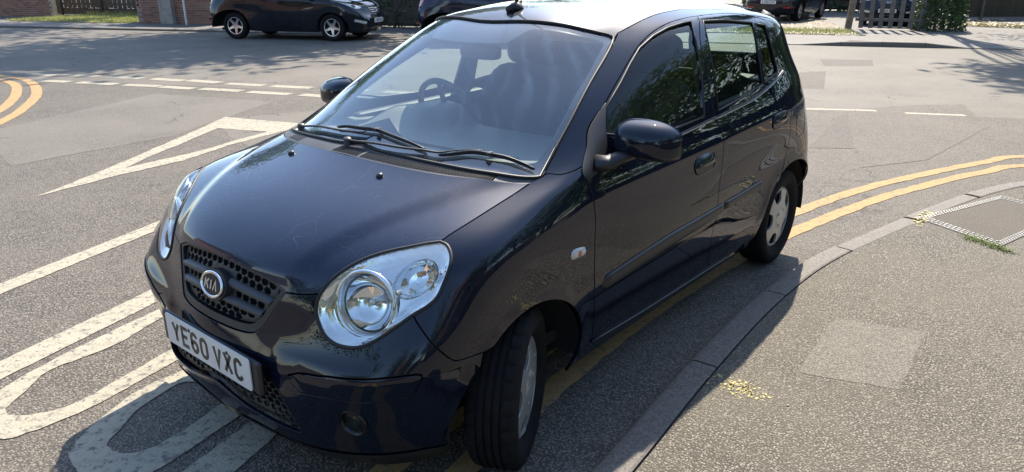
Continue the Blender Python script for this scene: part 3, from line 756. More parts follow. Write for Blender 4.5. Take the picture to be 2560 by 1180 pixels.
# ---------------------------------------------------------------- car assembly
def car_panels(root, B, W, det=1.0, paint='black_paint', hoodp='hood_paint_sky_tint', roofp='roof_paint', small=False):
    """bodywork shared by every hatchback; W = shape of the panel lines in (u, v)"""
    ev = lambda uv: B.ev(uv[:, 0], uv[:, 1])
    st, ed = .034*det, .018*det
    S_METR, F_METR = (.30, .10), (.18, .085)
    out = {}
    C = UV
    hood_rear, hood_side = crv(C['hood_rear']), crv(C['hood_side'])
    lamp_top, lamp_low = crv(C['lamp_top']), crv(C['lamp_low'])
    hood_front, gtop, glow = crv(C['hood_front']), crv(C['grille_top'][:-1]+[(0, 6.0)]), crv(C['grille_low'][:-2]+[(.3, 3.9), (0, 3.9)])
    # arches as ellipses
    def ell(i, a0, a1, n, grow=1.0):
        cx, cz, a, b = ARCH[i]
        pts = [(cx+a*grow*math.cos(rad(t)), 0, cz+b*grow*math.sin(rad(t))) for t in np.linspace(a0, a1, n)]
        return B.inv(pts, (0, 2), 3.6 if i == 0 else 8.5, 9.0 if i == 0 else 12.9, 0.0, 6)
    aF_fr = [(min(p[0], 6), p[1]) for p in ell(0, -16, 55, 12)]
    bf = crv(C['bump_fender'])
    tz = bf[-1]
    aF = ell(0, -16, 196, 34)
    # split the front arch at the bumper/fender seam
    k = min(range(len(aF)), key=lambda i: np.hypot((aF[i][0]-tz[0])*.3, (aF[i][1]-tz[1])*.1))
    aF[k] = (float(tz[0]), float(tz[1]))
    aF_front, aF_back = aF[:k+1], aF[k:]
    aR = ell(1, 192, -12, 34)
    dF, gapc = crv(C['doorF_front']), crv(C['door_gap'])
    sill = crv([C['sill'][0], C['sill'][1], C['sill'][2]])
    bp = crv(C['bpillar'])
    cant = crv(C['cant'])
    kb = min(range(len(cant)), key=lambda i: np.hypot(*(np.array(cant[i])-np.array(bp[0]))))
    cantF, cantR = list(cant[:kb+1]), list(cant[kb:])
    dR = crv(C['doorR_rear'])
    # --- hood
    ol = [(0, 9.515)]+join(hood_rear[1:], hood_side, lamp_top, hood_front, gtop)
    halfl = [p for p in ol]
    loop = join(halfl, rev(mir(halfl[1:-1])))
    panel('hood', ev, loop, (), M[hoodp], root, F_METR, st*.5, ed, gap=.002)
    # --- front bumper
    topl = join(rev(glow), rev(hood_front), crv(C['lamp_low'][:12]), bf, rev(aF_front))
    a = [(0, 3.9)]
    bot = [(aF_front[0][0], aF_front[0][1]), (aF_front[0][0], .12), (3.5, .08), (2, .05), (1, .05), (0, .05)]
    halfb = join(topl, bot)
    loop = join(halfb, rev(mir(halfb[1:-1])))
    ink = [p for p in C['intake'][1:]]
    inh = [(0, 1.72)]+ink+[(0, 2.92)]
    inh = join(crv(inh[:9], 4), crv(inh[8:], 4))
    intake = join(inh, rev(mir(inh[1:-1])))
    fogc = np.array(C['fog'][0]); fogl = circ(1, 26)
    fr_ = B.inv([(.568+.0, .575+.043*math.cos(t)*.8, .343+.047*math.sin(t)) for t in np.linspace(0, 2*math.pi, 24, endpoint=False)], (1, 2), 1, 5, 0, 5)
    ins = closed(C['insert'], 3)
    holes = [intake]
    if not small: holes += [fr_, mir(fr_), ins, mir(ins)]
    panel('front_bumper', ev, loop, holes, M[paint], root, F_METR, st, ed, gap=.0018)
    out['intake'] = intake; out['fog'] = fr_; out['ins'] = ins
    # --- fenders, doors, side frames, sills, quarter windows
    wsc = crv(C['ws_cornerbot'])
    wss = crv(C['ws_side'])
    ditch = crv(C['roof_ditch'])
    wst = crv([(0, 13.06), (1.4, 13.055), (2.4, 13.04), (3.36, 13.045), (4.1, 13.07), (4.62, 13.07), (4.95, 13.0), (5.05, 12.90)])
    fl = join(rev(wsc), [C['hood_side'][0]], hood_side, rev(lamp_low[[i for i in range(len(lamp_low)) if np.hypot(*(lamp_low[i]-np.array(C['bump_fender'][0]))) < .02][0]:]), bf, aF_back,
              [(aF_back[-1][0], .35), (6.93, .35)], [C['doorF_front'][-1]], rev(dF))
    zd = lambda v0: None
    fdoor = join(dF, sill, rev(gapc), rev(bp), rev(cantF))
    # rear door: gap line, arch, rear line
    ksp = [i for i, p in enumerate(aR) if p[1] > .9]
    g0 = sill[-1]
    arR = [p for p in aR]      # angle -12 (rear) .. 192 (front)
    # seam end on arch
    e0 = dR[-1]
    ka = min(range(len(arR)), key=lambda i: np.hypot((arR[i][0]-e0[0])*.3, (arR[i][1]-e0[1])*.1))
    arR[ka] = (float(e0[0]), float(e0[1]))
    arc_fr = arR[ka:]; arc_bk = arR[:ka+1]
    kz = max(i for i, p in enumerate(arc_fr) if B.half(np.array(p[0]), np.array(p[1]))[2] > .245)
    arc_fr2 = arc_fr[:kz+1]
    z_end = arc_fr2[-1]
    sl2 = [C['door_gap'][-1], (9.9, float(C['door_gap'][-1][1])), (float(z_end[0]), float(z_end[1]))]
    rdoor = join(gapc, sl2[1:], rev(arc_fr2), rev(dR), rev(cantR), bp)
    sillp = join([(aF_back[-1][0], .33), (aF_back[-1][0], .0), (float(arc_fr[-1][0]), .0)], [z_end], rev(sl2[:-1]), rev(sill), [(6.93, float(C['sill'][0][1]))])
    rb_line = 12.35
    qtr = join(wss, [ditch[0]], ditch, [(9.4, 14.1), (11, 14.05), (12.2, 13.9), (13.05, 13.6), (13.25, 13.2), (13.25, 11.5), (13.25, 8.7), (12.55, 8.3), (12.35, 6.5), (12.5, 5.1), (rb_line, 4.7), (12.3, .3)],
               [(float(arc_bk[0][0])+.12, .3)], arc_bk, rev(dR), rev(cant), rev(wsc)[1:])
    for sd in (1, -1):
        fe = panel('front_fender', ev, fl, (), M[paint], root, S_METR, st, ed, side=sd)
        d1 = empty('front_door', parent=root)
        hF = closed(C['winF'], 1); hR = closed(C['winR'], 1); hQ = closed(C['winQ'], 1)
        panel('door_skin', ev, fdoor, [hF], M[paint], d1, S_METR, st, ed, side=sd)
        d2 = empty('rear_door', parent=root)
        panel('door_skin', ev, rdoor, [hR, hQ], M[paint], d2, S_METR, st, ed, side=sd)
        panel('door_window', ev, hF, (), M['glass'], d1, S_METR, .07, .03, offset=-.006, skirt=0, side=sd)
        panel('door_window', ev, hR, (), M['glass'], d2, S_METR, .07, .03, offset=-.006, skirt=0, side=sd)
        panel('quarter_window', ev, hQ, (), M['glass'], d2, S_METR, .07, .03, offset=-.006, skirt=0, side=sd)
        if not small:
            for lp, dd in ((hF, d1), (hR, d2), (hQ, d2)):
                p3 = inslide(ev, lp, .000)*np.array([1, sd, 1]); m = MB(); m.loop_tube(p3, .0055, 5); m.build('window_seal', M['rubber'], dd, smooth=True)
        panel('side_frame', ev, qtr, (), M[paint], root, S_METR, st, ed, side=sd)
        panel('sill_panel', ev, sillp, (), M[paint], root, S_METR, st, ed, side=sd)
        out[sd] = (d1, d2, fe)
    # --- roof (two halves joined on the centre line)
    rl = join(wst, [ditch[0]], ditch, [(9.4, 14.1), (11, 14.05), (12.2, 13.9), (13.05, 13.6), (14, 13.5), (15, 13.5), (15, 16), (7, 16), (0, 16)])
    ns = lambda p, q: (p[1] > 15.98 and q[1] > 15.98) or (abs(p[0]) > 14.98 and abs(q[0]) > 14.98) or (abs(p[0]) < .02 and abs(q[0]) < .02)
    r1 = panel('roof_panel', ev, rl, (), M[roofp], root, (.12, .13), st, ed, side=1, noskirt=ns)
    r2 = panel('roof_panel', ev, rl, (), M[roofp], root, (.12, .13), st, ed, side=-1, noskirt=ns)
    # --- tail
    ns2 = lambda p, q: abs(p[0]) > 14.98 and abs(q[0]) > 14.98
    tg = [(13.25, 5.2), (13.25, 13.15), (14, 13.25), (15, 13.25), (15, 5.0), (14, 5.0)]
    rw = [(13.45, 9.9), (13.5, 12.6), (15, 12.8), (15, 9.7)]
    tgate = [(13.25, 5.2), (13.25, 8.6), (13.25, 13.2), (15, 13.3), (15, 12.8), (13.55, 12.6), (13.5, 9.9), (15, 9.7), (15, 5.0), (13.3, 5.0)]
    tl = closed([(12.5, 5.3), (12.4, 6.6), (12.6, 8.0), (13.0, 8.4), (13.2, 8.3), (13.2, 5.4), (12.9, 5.1)], 3)
    rbp = [(12.35, 4.65), (12.6, 5.05), (13.25, 4.95), (15, 4.95), (15, .2), (12.35, .2)]
    for sd in (1, -1):
        panel('tailgate', ev, join(tgate), (), M[paint], root, (.25, .1), st, ed, side=sd, noskirt=ns2)
        panel('rear_window', ev, rw, (), M['glass'], root, (.25, .1), .06, .03, side=sd, skirt=0, offset=-.002)
        panel('tail_lamp', ev, tl, (), M['red_lens'], root, (.2, .1), .05, .03, side=sd, offset=.004)
        panel('rear_bumper', ev, rbp, (), M[paint], root, (.25, .1), st, ed, side=sd, noskirt=ns2)
    # --- windscreen
    wb = crv(C['ws_bot'][:-1]+[(0, 9.95)])
    wl = join(wst, wss_rev := rev(wss), wb)
    wfull = join(wl, rev(mir(wl[1:-1])))
    ws = empty('windscreen', parent=root)
    panel('windscreen_glass', ev, wfull, (), M['windscreen'] if not small else M['glass'], ws, (.16, .19), .05, .03, offset=-.003, skirt=0)
    cl = [(0, C['ws_tab'][-1][1])]+rev(C['ws_tab'])+C['ws_clear'][:-1]+[(0, 10.55)]
    cl = join(crv(cl[:6], 3), crv(cl[5:], 4))
    clear = join(cl, rev(mir(cl[1:-1])))
    panel('frit_band', ev, wfull, [clear], M['frit'], ws, (.16, .19), .05, .03, offset=-.0065, skirt=0)
    if not small:
        m = MB(); m.loop_tube(inslide(ev, wfull, .0), .0065, 6); m.build('windscreen_seal', M['rubber'], ws, smooth=True)
    out['ws'] = ws; out['wfull'] = wfull
    # --- dark inner shell (door trims, engine bay, floor)
    u_, v_ = np.meshgrid(np.linspace(0, 15, 76), np.linspace(.2, 9.4, 30))
    P, N = B.ev(u_, v_)
    off = np.where((u_ < 5.2) & (v_ > 3.2) & (v_ < 8.4), .10, .045)
    off = np.where((u_ < 3.2) & (v_ < 3.2), .09, off)
    cxs = [a_[0] for a_ in ARCH]
    raw = B.half(u_, v_)
    arch = np.zeros(u_.shape, bool)
    for cx, cz, a_, b_ in ARCH: arch |= ((raw[..., 0]-cx)/(a_*1.06))**2+((raw[..., 2]-cz)/(b_*1.06))**2 < 1
    arch &= raw[..., 1] > .35
    Pi = P-N*off[..., None]
    nv, nu = u_.shape; V = np.concatenate([Pi.reshape(-1, 3), (Pi*np.array([1, -1, 1])).reshape(-1, 3)]); F = []
    for i in range(nv-1):
        for j in range(nu-1):
            if arch[i, j] or arch[i+1, j] or arch[i, j+1] or arch[i+1, j+1]: continue
            q = (i*nu+j, i*nu+j+1, (i+1)*nu+j+1, (i+1)*nu+j); F.append(q); F.append(tuple(x+nv*nu for x in q[::-1]))
    mesh_obj('inner_shell', V, F, M['trim'] if not small else M['dark'], root, True)
    return out

def wheel_liners(root, B, R=.335, warp=None):
    for cx, cz, a, b in ARCH:
        for sd in (1, -1):
            V = []; F = []; n = 24; rows = [(.62, 1.0), (.40, 1.0), (.40, .02)]
            rows = [(.762, 1.01), (.45, 1.01), (.44, .02)]
            for y, k in rows:
                for i in range(n+1):
                    t = rad(-6+192*i/n); p = np.array([cx+a*k*math.cos(t), y, cz+b*k*math.sin(t)])
                    if B.warp: p = B.warp(p[None])[0]
                    V.append((p[0], p[1]*sd, p[2]))
            for r in range(2):
                for i in range(n): F.append((r*(n+1)+i, r*(n+1)+i+1, (r+1)*(n+1)+i+1, (r+1)*(n+1)+i))
            mesh_obj('wheel_arch_liner', V, F, M['dark'], root, True)

def plate_obj(root, name, reg, c, w=.52, h=.111, pitch=0.0, rz=0.0):
    e = empty(name, c, rz, root); e.rotation_euler = (0, pitch, rz)
    m = MB(); r = .012
    L = []
    for cx, cy, a0 in ((w/2-r, h/2-r, 0), (-w/2+r, h/2-r, 90), (-w/2+r, -h/2+r, 180), (w/2-r, -h/2+r, 270)):
        L += [(cx+r*math.cos(rad(a0+t)), cy+r*math.sin(rad(a0+t))) for t in (0, 30, 60, 90)]
    n = len(L); V = [(.004, x, y) for x, y in L]+[(0, x, y) for x, y in L]
    m.add(V, [tuple(range(n))]+[(i, n+i, n+(i+1) % n, (i+1) % n) for i in range(n)])
    m.build('plate_face', M['plate'], e)
    m = MB(); cw, gp, hh, wd = .050*w/.52, .011*w/.52, .079*h/.111, .0135*w/.52
    tot = 7*cw+5*gp+.033
    # +y is to the right as seen from in front
    text(m, reg, -tot/2, -hh/2-.001, cw, hh, gp, wd, lambda x, y, t: (.0045+t, x, y), .0006, spacew=.022*w/.52)
    m.build('registration', M['plate_ink'], e)
    return e

# ground plan (metres)
GD = {
 'kerb_outer': [(-0.006, 1.053), (-0.353, 1.014), (-0.797, 0.97), (-1.665, 0.923), (-2.415, 0.95), (-2.828, 1.029), (-3.25, 1.14), (-3.715, 1.229), (-4.071, 1.296), (-4.622, 1.396), (-4.897, 1.516), (-5.141, 1.699)],
 'kerb_inner': [(-0.125, 1.148), (-0.82, 1.048), (-1.81, 1.082), (-2.837, 1.084), (-3.835, 1.304), (-4.537, 1.462), (-4.99, 1.715)],
 'yA_u': [(-6.662, 1.556), (-6.115, 1.291), (-5.405, 1.035), (-4.69, 0.754), (-4.142, 0.616), (-3.498, 0.492)],
 'yA_l': [(-6.386, 1.584), (-5.833, 1.332), (-5.191, 1.076), (-4.388, 0.83), (-3.931, 0.678), (-3.269, 0.573)],
 'yB_u': [(-6.212, 1.602), (-5.728, 1.419), (-5.267, 1.206), (-4.875, 1.068), (-4.246, 0.866), (-3.69, 0.75), (-3.106, 0.63)],
 'yB_l': [(-5.954, 1.629), (-5.452, 1.386), (-4.975, 1.187), (-4.423, 1.026), (-4.013, 0.924), (-3.483, 0.811), (-3.086, 0.745), (-2.787, 0.696)],
 'yB_r': [(-1.197, 0.608), (-0.799, 0.596), (-0.449, 0.625), (-0.184, 0.722)],
 'yLo_outer': [(-2.261, -11.936), (-2.336, -10.856), (-1.964, -9.413), (-1.375, -8.176), (-0.86, -7.322)],
 'yLo_in': [(-2.024, -11.153), (-2.221, -10.923), (-1.903, -9.484), (-1.328, -8.231), (-0.964, -7.665)],
 'yLi_outer': [(-2.1, -11.405), (-2.151, -10.872), (-1.864, -9.695), (-1.43, -8.687), (-1.094, -8.092)],
 'yLi_in': [(-1.994, -11.055), (-2.047, -10.798), (-1.806, -9.763), (-1.423, -8.881), (-1.216, -8.493)],
 'M1': [(0.777, -2.295), (0.651, -2.347), (-0.193, -2.649), (-0.417, -2.736), (-0.281, -2.544), (0.7, -2.187), (0.82, -2.14)],
 'M2': [(1.042, -1.349), (0.943, -1.386), (0.175, -1.634), (0.055, -1.676), (0.156, -1.472), (0.238, -1.457), (0.996, -1.213), (1.093, -1.168)],
 'U1o': [(0.141, -1.417), (0.261, -1.368), (0.658, -1.269), (0.891, -1.187), (1.023, -1.121), (1.092, -1.076), (1.148, -0.973), (1.172, -0.843), (1.137, -0.748), (1.087, -0.718), (0.95, -0.702), (0.799, -0.715), (0.458, -0.804), (0.386, -0.827)],
 'U1i': [(0.336, -0.923), (0.406, -0.925), (0.844, -0.792), (0.979, -0.819), (1.04, -0.864), (1.064, -0.922), (1.043, -0.966), (0.955, -1.04), (0.83, -1.139), (0.563, -1.155), (0.303, -1.259), (0.193, -1.273)],
 'U2o': [(0.388, -0.719), (0.47, -0.707), (0.648, -0.695), (0.803, -0.629), (0.944, -0.535), (1.001, -0.474), (1.018, -0.439), (1.037, -0.311), (1.02, -0.19), (0.947, -0.124), (0.865, -0.137), (0.714, -0.165), (0.509, -0.213), (0.458, -0.228)],
 'U2i': [(0.452, -0.352), (0.504, -0.339), (0.731, -0.278), (0.84, -0.281), (0.887, -0.319), (0.902, -0.363), (0.898, -0.422), (0.82, -0.486), (0.709, -0.564), (0.536, -0.612), (0.486, -0.576), (0.445, -0.581)],
 'bar': [(0.489, -0.148), (0.355, -0.168), (0.369, -0.016), (0.488, 0.003), (0.556, 0.025), (0.694, 0.07), (0.776, 0.099), (0.893, -0.043), (0.804, -0.063)],
 'triO': [(-0.079, -3.999), (-0.495, -4.253), (-1.075, -4.654), (-1.802, -5.185), (-2.716, -5.866), (-2.958, -5.131), (-3.212, -4.376), (-2.81, -4.649), (-2.64, -4.655), (-1.984, -4.486), (-1.355, -4.23), (-0.716, -4.144)],
 'triI': [(-0.899, -4.353), (-1.261, -4.624), (-1.64, -4.866), (-2.314, -5.335), (-2.561, -4.749), (-2.174, -4.657), (-1.679, -4.476)],
 'dash0': [[(-2.664, -11.926), (-2.837, -11.341)], [(-2.941, -11.296), (-3.268, -10.69)], [(-3.351, -10.519), (-3.619, -9.916)], [(-3.708, -9.741), (-3.915, -9.15)], [(-3.99, -9.131), (-4.159, -8.528)], [(-4.189, -8.362), (-4.426, -7.764)], [(-4.488, -7.629), (-4.746, -7.019)]],
 'dash1': [[(-2.438, -10.942), (-2.704, -10.359)], [(-2.778, -10.207), (-3.06, -9.55)], [(-3.127, -9.408), (-3.39, -8.849)], [(-3.382, -8.796), (-3.592, -8.248)], [(-3.663, -8.164), (-3.923, -7.511)], [(-3.944, -7.371), (-4.195, -6.744)], [(-4.272, -6.601), (-4.426, -6.153)]],
 'dashR': [[(-7.633, -0.946), (-8.137, -0.136)], [(-8.189, 0.179), (-8.494, 0.783)]],
 'cover': [(-3.498, 1.275), (-4.481, 1.633), (-4.35, 1.987), (-3.342, 1.805)],
 'cover2': [(-3.572, 1.259), (-4.54, 1.626), (-4.349, 2.053), (-3.288, 1.771)],
 'patch': [(-1.682, 1.314), (-1.796, 1.673), (-1.189, 1.703), (-1.065, 1.342)],
 'yblob': [(-0.794, 1.137), (-0.843, 1.264), (-0.761, 1.234)],
 'farkerb': [(-5.786, -24.938), (-6.044, -24.39), (-6.567, -23.046), (-7.134, -21.921), (-8.047, -18.423), (-9.418, -17.514)],
 'farkerbR': [(-16.337, -4.279), (-16.807, -3.585), (-18.224, -3.448), (-19.332, -1.674), (-18.584, -0.94), (-18.344, -0.341), (-17.133, 0.472)],
 'farkerbRtop': [(-15.911, -3.225), (-17.174, -3.204), (-18.184, -1.725), (-17.402, -1.079)],
 'patches': [[(-11.201, -2.161), (-11.741, -1.864), (-9.599, -1.223), (-9.348, -1.517)], [(-13.612, -2.564), (-14.145, -1.733), (-13.108, -1.431), (-12.499, -2.136)], [(-7.65, -0.374), (-7.339, -0.15), (-5.807, 0.31), (-5.515, -0.089)], [(-7.953, -0.438), (-9.015, 0.224), (-9.355, 0.623), (-7.849, 1.098), (-5.733, 0.917), (-5.023, 0.524)]],
 'wallL': [(-7.389, -28.748), (-8.932, -28.584), (-9.819, -26.831), (-9.547, -22.964), (-10.018, -22.441), (-10.569, -22.47), (-11.07, -20.35)],
 'grassL': [(-9.809, -31.052), (-8.98, -28.531), (-9.359, -22.554), (-11.693, -27.652)],
 'postR': [(-22.016, -4.531), (-22.154, -4.377)],
 'fenceR': [(-22.607, -4.388), (-23.516, -3.371)],
 'bushR': [(-22.392, -3.115), (-23.398, -2.477), (-33.842, -4.944)],
 'lapR': [(-29.422, -3.379), (-30.43, -2.268), (-27.468, -0.618)],
 'carwheels': [(-8.579, -15.485), (-9.787, -13.059), (-24.784, -6.907), (-26.849, -6.997)],
 'car3': [(-15.724, -16.068), (-14.392, -12.345)],
 'shadowpts': [(-4.453, -13.137), (-6.634, -15.519), (-8.278, -14.444), (-7.923, -12.567), (-9.287, -12.18), (-4.693, -12.65), (-5.853, -18.053), (-14.878, -0.885), (-12.173, 0.34), (-8.615, 1.354)],
}
# ---------------------------------------------------------------- ground
M['asph'] = asphalt_mat('road_asphalt', mean=(.172, .153, .127), light=(.37, .33, .28), dark=(.045, .040, .034), cracks=.5, scale=105, patchy=.35, tintc=(.195, .173, .144))
M['asph_old'] = asphalt_mat('old_asphalt', mean=(.17, .155, .13), light=(.31, .28, .24), dark=(.07, .063, .053), scale=120, patchy=.6, tintc=(.195, .178, .15), cracks=.9, bump=.35)
M['asph_dark'] = asphalt_mat('patched_asphalt', mean=(.125, .112, .095), light=(.25, .225, .19), dark=(.045, .04, .034), scale=90, bump=.5)
M['pave'] = asphalt_mat('pavement_asphalt', mean=(.165, .148, .114), light=(.46, .42, .34), dark=(.04, .036, .030), scale=125, patchy=.4, tintc=(.192, .172, .134), bump=.6)
M['pave_smooth'] = asphalt_mat('pavement_patch_asphalt', mean=(.19, .172, .138), light=(.36, .33, .27), dark=(.09, .08, .066), scale=140, bump=.35)
M['far_pave'] = asphalt_mat('far_pavement', mean=(.20, .19, .175), light=(.34, .32, .29), dark=(.08, .075, .07), scale=60, patchy=.4, tintc=(.24, .225, .20), bump=.3, cracks=.6)
M['cover_fill'] = asphalt_mat('cover_infill', mean=(.10, .084, .066), light=(.20, .172, .136), dark=(.06, .05, .04), scale=150, bump=.4)
def kerb_mat():
    t = NT('granite_kerb'); b = t.b; co = t.co()
    vn = t.n('ShaderNodeTexVoronoi'); vn.inputs['Scale'].default_value = 130; t.l(co, vn.inputs['Vector'])
    sp = t.n('ShaderNodeSeparateColor'); t.l(vn.outputs['Color'], sp.inputs[0])
    c = t.mix(sp.outputs[0], (.078, .069, .058), (.19, .170, .145)); c = t.mix(t.val(t.noise(co, 3, 5), .35, .7, 0, .5), c, (.15, .135, .12))
    t.l(c, b.inputs['Base Color']); b.inputs['Roughness'].default_value = .8; t.bump(t.noise(co, 90, 3), .5, .003); return t.m
M['kerb'] = kerb_mat()
M['white_line'] = line_mat('white_thermoplastic', (.36, .33, .255), .75)
M['yellow_line'] = line_mat('yellow_thermoplastic', (.41, .26, .115), .65, scale=22)
M['iron'] = simple('cast_iron', (.035, .034, .033), .55, .3, bump=(120, .5, .002), var=.3)
M['iron_edge'] = simple('worn_iron', (.30, .29, .27), .5, .4, var=.2)

def sheet(name, pts, z, mat, holes=(), rag=0.0, parent=None, dens=.08, kind='structure', label=None, zf=None):
    rnd = random.Random(len(pts)*31+int(abs(pts[0][0]*100)))
    loops = []
    for lp in [pts]+list(holes):
        out = []
        for i in range(len(lp)):
            a = np.array(lp[i], float); b = np.array(lp[(i+1) % len(lp)], float); d = np.linalg.norm(b-a); k = max(1, int(d/dens))
            for q in range(k):
                p = a+(b-a)*q/k
                if rag: p = p+np.array([rnd.uniform(-rag, rag), rnd.uniform(-rag, rag)])
                out.append(p)
        loops.append(np.array(out))
    V = [Vector(p) for p in np.concatenate(loops)]; E = []; k = 0
    for L in loops: n = len(L); E += [(k+i, k+(i+1) % n) for i in range(n)]; k += n
    vs, es, fs, _, _, _ = delaunay_2d_cdt(V, E, [], 0, 1e-6)
    P = np.array([(p.x, p.y) for p in vs]); T = np.array([f for f in fs if len(f) == 3]); c = P[T].mean(1); kp = pip(loops[0], c)
    for H in loops[1:]: kp &= ~pip(H, c)
    T = T[kp]; out = []
    for t in T:
        a, b_, c_ = P[t[0]], P[t[1]], P[t[2]]
        if (b_[0]-a[0])*(c_[1]-a[1])-(b_[1]-a[1])*(c_[0]-a[0]) < 0: t = t[::-1]
        out.append(tuple(t))
    o = mesh_obj(name, [(p[0], p[1], z if zf is None else zf(p)) for p in P], out, mat, parent)
    if kind and parent is None: o['kind'] = kind
    return o

DV = np.array([-.45, .893]); NV = np.array([-.893, -.45])
def st(s, t, z=None):
    p = NV*s+DV*t
    return (float(p[0]), float(p[1])) if z is None else (float(p[0]), float(p[1]), z)
HEAD = math.atan2(.893, -.45)

sheet('road', [(-140, -140), (140, -140), (140, 140), (-140, 140)], 0, M['asph'], dens=400)
# main road surface (older, paler), a few trench repairs
sheet('road_surface', [st(7.15, -60), st(16.55, -60), st(16.55, 45), st(7.15, 45)], .0012, M['asph_old'], dens=1.0, rag=.02)
for i, (p, mk) in enumerate(zip(GD['patches'], ('asph_dark', 'asph_dark', 'asph_dark', 'asph'))):
    sheet('road_patch', p, 0.0020+.0002*i, M[mk], rag=.006, dens=.15)
sheet('road_patch', [(-2.5, -5.9), (-5.6, -4.6), (-5.3, -3.3), (-2.0, -4.2)], .0014, M['asph_old'], rag=.02, dens=.2)
sheet('road_patch', [(-.6, -7.0), (-3.0, -8.2), (-3.7, -6.4), (-1.8, -5.3), (-.3, -5.2)], .0018, M['asph_old'], rag=.02, dens=.2)

# near kerb and pavement
KH = .07
ko = [np.array(p) for p in GD['kerb_outer']]
ko = [np.array(p) for p in ((9.0, 1.55), (5.0, 1.30), (2.0, 1.13), (.9, 1.085), (-.01, 1.045), (-.80, .972), (-1.66, .925), (-2.42, .958), (-3.25, 1.115), (-4.07, 1.30), (-4.72, 1.49), (-5.2, 1.74), (-5.75, 2.35), (-6.6, 3.7), (-8.5, 7.4), (-16, 22.3))]
kc = crv(ko, 10)
# arc-length resample
def resample(L, d):
    L = [np.array(p) for p in L]; cum = [0]
    for a, b in zip(L, L[1:]): cum.append(cum[-1]+np.linalg.norm(b-a))
    n = int(cum[-1]/d); ts = np.linspace(0, cum[-1], n+1); A = np.array(L)
    return np.stack([np.interp(ts, cum, A[:, 0]), np.interp(ts, cum, A[:, 1])], 1)
def offset(L, d):
    L = np.array(L); t = np.gradient(L, axis=0); t /= np.linalg.norm(t, axis=1, keepdims=True)+1e-9
    return L+np.stack([t[:, 1], -t[:, 0]], 1)*d
fine = resample(kc, .10); inner_k = offset(fine, .114)
# direction: travelling towards -x the pavement (+y) lies on the right: t=(-1,0) -> (t.y,-t.x)=(0,1)
kerb = tag(empty('kerb', (0, 0, 0)), kind='structure')
step = 9
rk = random.Random(5)
for i in range(0, len(fine)-step, step):
    a = fine[i:i+step+1]; b = inner_k[i:i+step+1]
    if fine[i][1] > 9: break
    g = .016 if -4.3 < fine[i][0] < -2.6 else .006
    def tr(L): L = L.copy(); L[0] += (L[1]-L[0])/np.linalg.norm(L[1]-L[0])*g; L[-1] += (L[-2]-L[-1])/np.linalg.norm(L[-2]-L[-1])*g; return L
    a, b = tr(a), tr(b); dz = rk.uniform(-.003, .003); sh = rk.uniform(-.004, .004)
    n = len(a); V = []; rows = []
    prof = [(0, -.05), (0, KH-.012), (.10, KH-.003), (.22, KH), (.93, KH), (1, KH-.004), (1, -.05)]
    for f, z in prof:
        for k in range(n): p = a[k]*(1-f)+b[k]*f; V.append((p[0], p[1]+sh, z+dz))
    F = []
    for r in range(len(prof)-1):
        for k in range(n-1): F.append((r*n+k, (r+1)*n+k, (r+1)*n+k+1, r*n+k+1))
    F.append(tuple(r*n for r in range(len(prof)))); F.append(tuple(r*n+n-1 for r in range(len(prof)-1, -1, -1)))
    mesh_obj('kerb_stone', V, F, M['kerb'], kerb)
cut = [p for p in offset(fine, .121)]
far_pt = cut[-1]
sheet('pavement', [tuple(p) for p in cut[::2]]+[tuple(cut[-1])]+[(far_pt[0]+2, 60), (60, 60), (60, 3)], KH-.001, M['pave'], dens=1.5)
sheet('pavement_patch', GD['patch'], KH+.0002, M['pave_smooth'], rag=.005, dens=.05)
sheet('pavement_patch', [p for p in GD['cover2']], KH+.0004, M['asph_dark'], rag=.006, dens=.06)
rb = random.Random(3)
V = []; F = []
yb = MB()
for k in range(120):
    x = -.80+rb.gauss(0, .035); y = 1.21+rb.gauss(0, .05); r = rb.uniform(.002, .008); n = 6
    yb.add([(x+r*math.cos(2*math.pi*i/n)*rb.uniform(.6, 1.5), y+r*math.sin(2*math.pi*i/n)*rb.uniform(.6, 1.4), KH+.0008) for i in range(n)], [tuple(range(n))])
for k in range(60):
    x = -3.62+rb.gauss(0, .10); y = 1.30+rb.gauss(0, .022); r = rb.uniform(.004, .016); n = 6
    yb.add([(x+r*math.cos(2*math.pi*i/n)*rb.uniform(.6, 1.5), y+r*math.sin(2*math.pi*i/n)*rb.uniform(.6, 1.4), KH+.0028) for i in range(n)], [tuple(range(n))])
M['splash'] = simple('dried_yellow_paint', (.42, .36, .15), .8, var=.2)
tag(yb.build('paint_splash', M['splash']), 'flecks of spilt yellow road paint on the near pavement', kind='stuff')

# double yellow lines round the near corner (offset from the kerb), worn edges
def band(name, line, w, z, mat, rag=.006):
    a = offset(line, -w/2); b = offset(line, w/2)
    return sheet(name, [tuple(p) for p in a]+[tuple(p) for p in b[::-1]], z, mat, rag=rag, dens=.05)
mid = lambda A, B_: [(np.array(a)+np.array(b))/2 for a, b in zip(A, B_)]
def near(L, P):  # centre line between two edges by nearest pairing
    return [(np.array(p)+min((np.array(q) for q in crv(L, 8)), key=lambda q: np.linalg.norm(q-np.array(p))))/2 for p in P]
lineB = [np.array(p) for p in ((-11.0, 12.5), (-8.4, 6.4), (-7.0, 3.0), (-6.08, 1.66), (-5.59, 1.40), (-5.12, 1.205), (-4.65, 1.05), (-4.13, .90), (-3.59, .78), (-3.09, .69), (-2.6, .62), (-1.9, .56), (-1.2, .55), (-.6, .575), (.2, .66), (1.2, .74), (4, .9))]
lineA = [np.array(p) for p in ((-11.3, 12.4), (-8.8, 6.4), (-7.4, 2.9), (-6.5, 1.62), (-5.97, 1.33), (-5.30, 1.06), (-4.60, .81), (-4.03, .655), (-3.38, .53), (-2.7, .43), (-1.9, .36), (-1.2, .35), (-.6, .37), (.2, .45), (1.2, .54), (4, .7))]
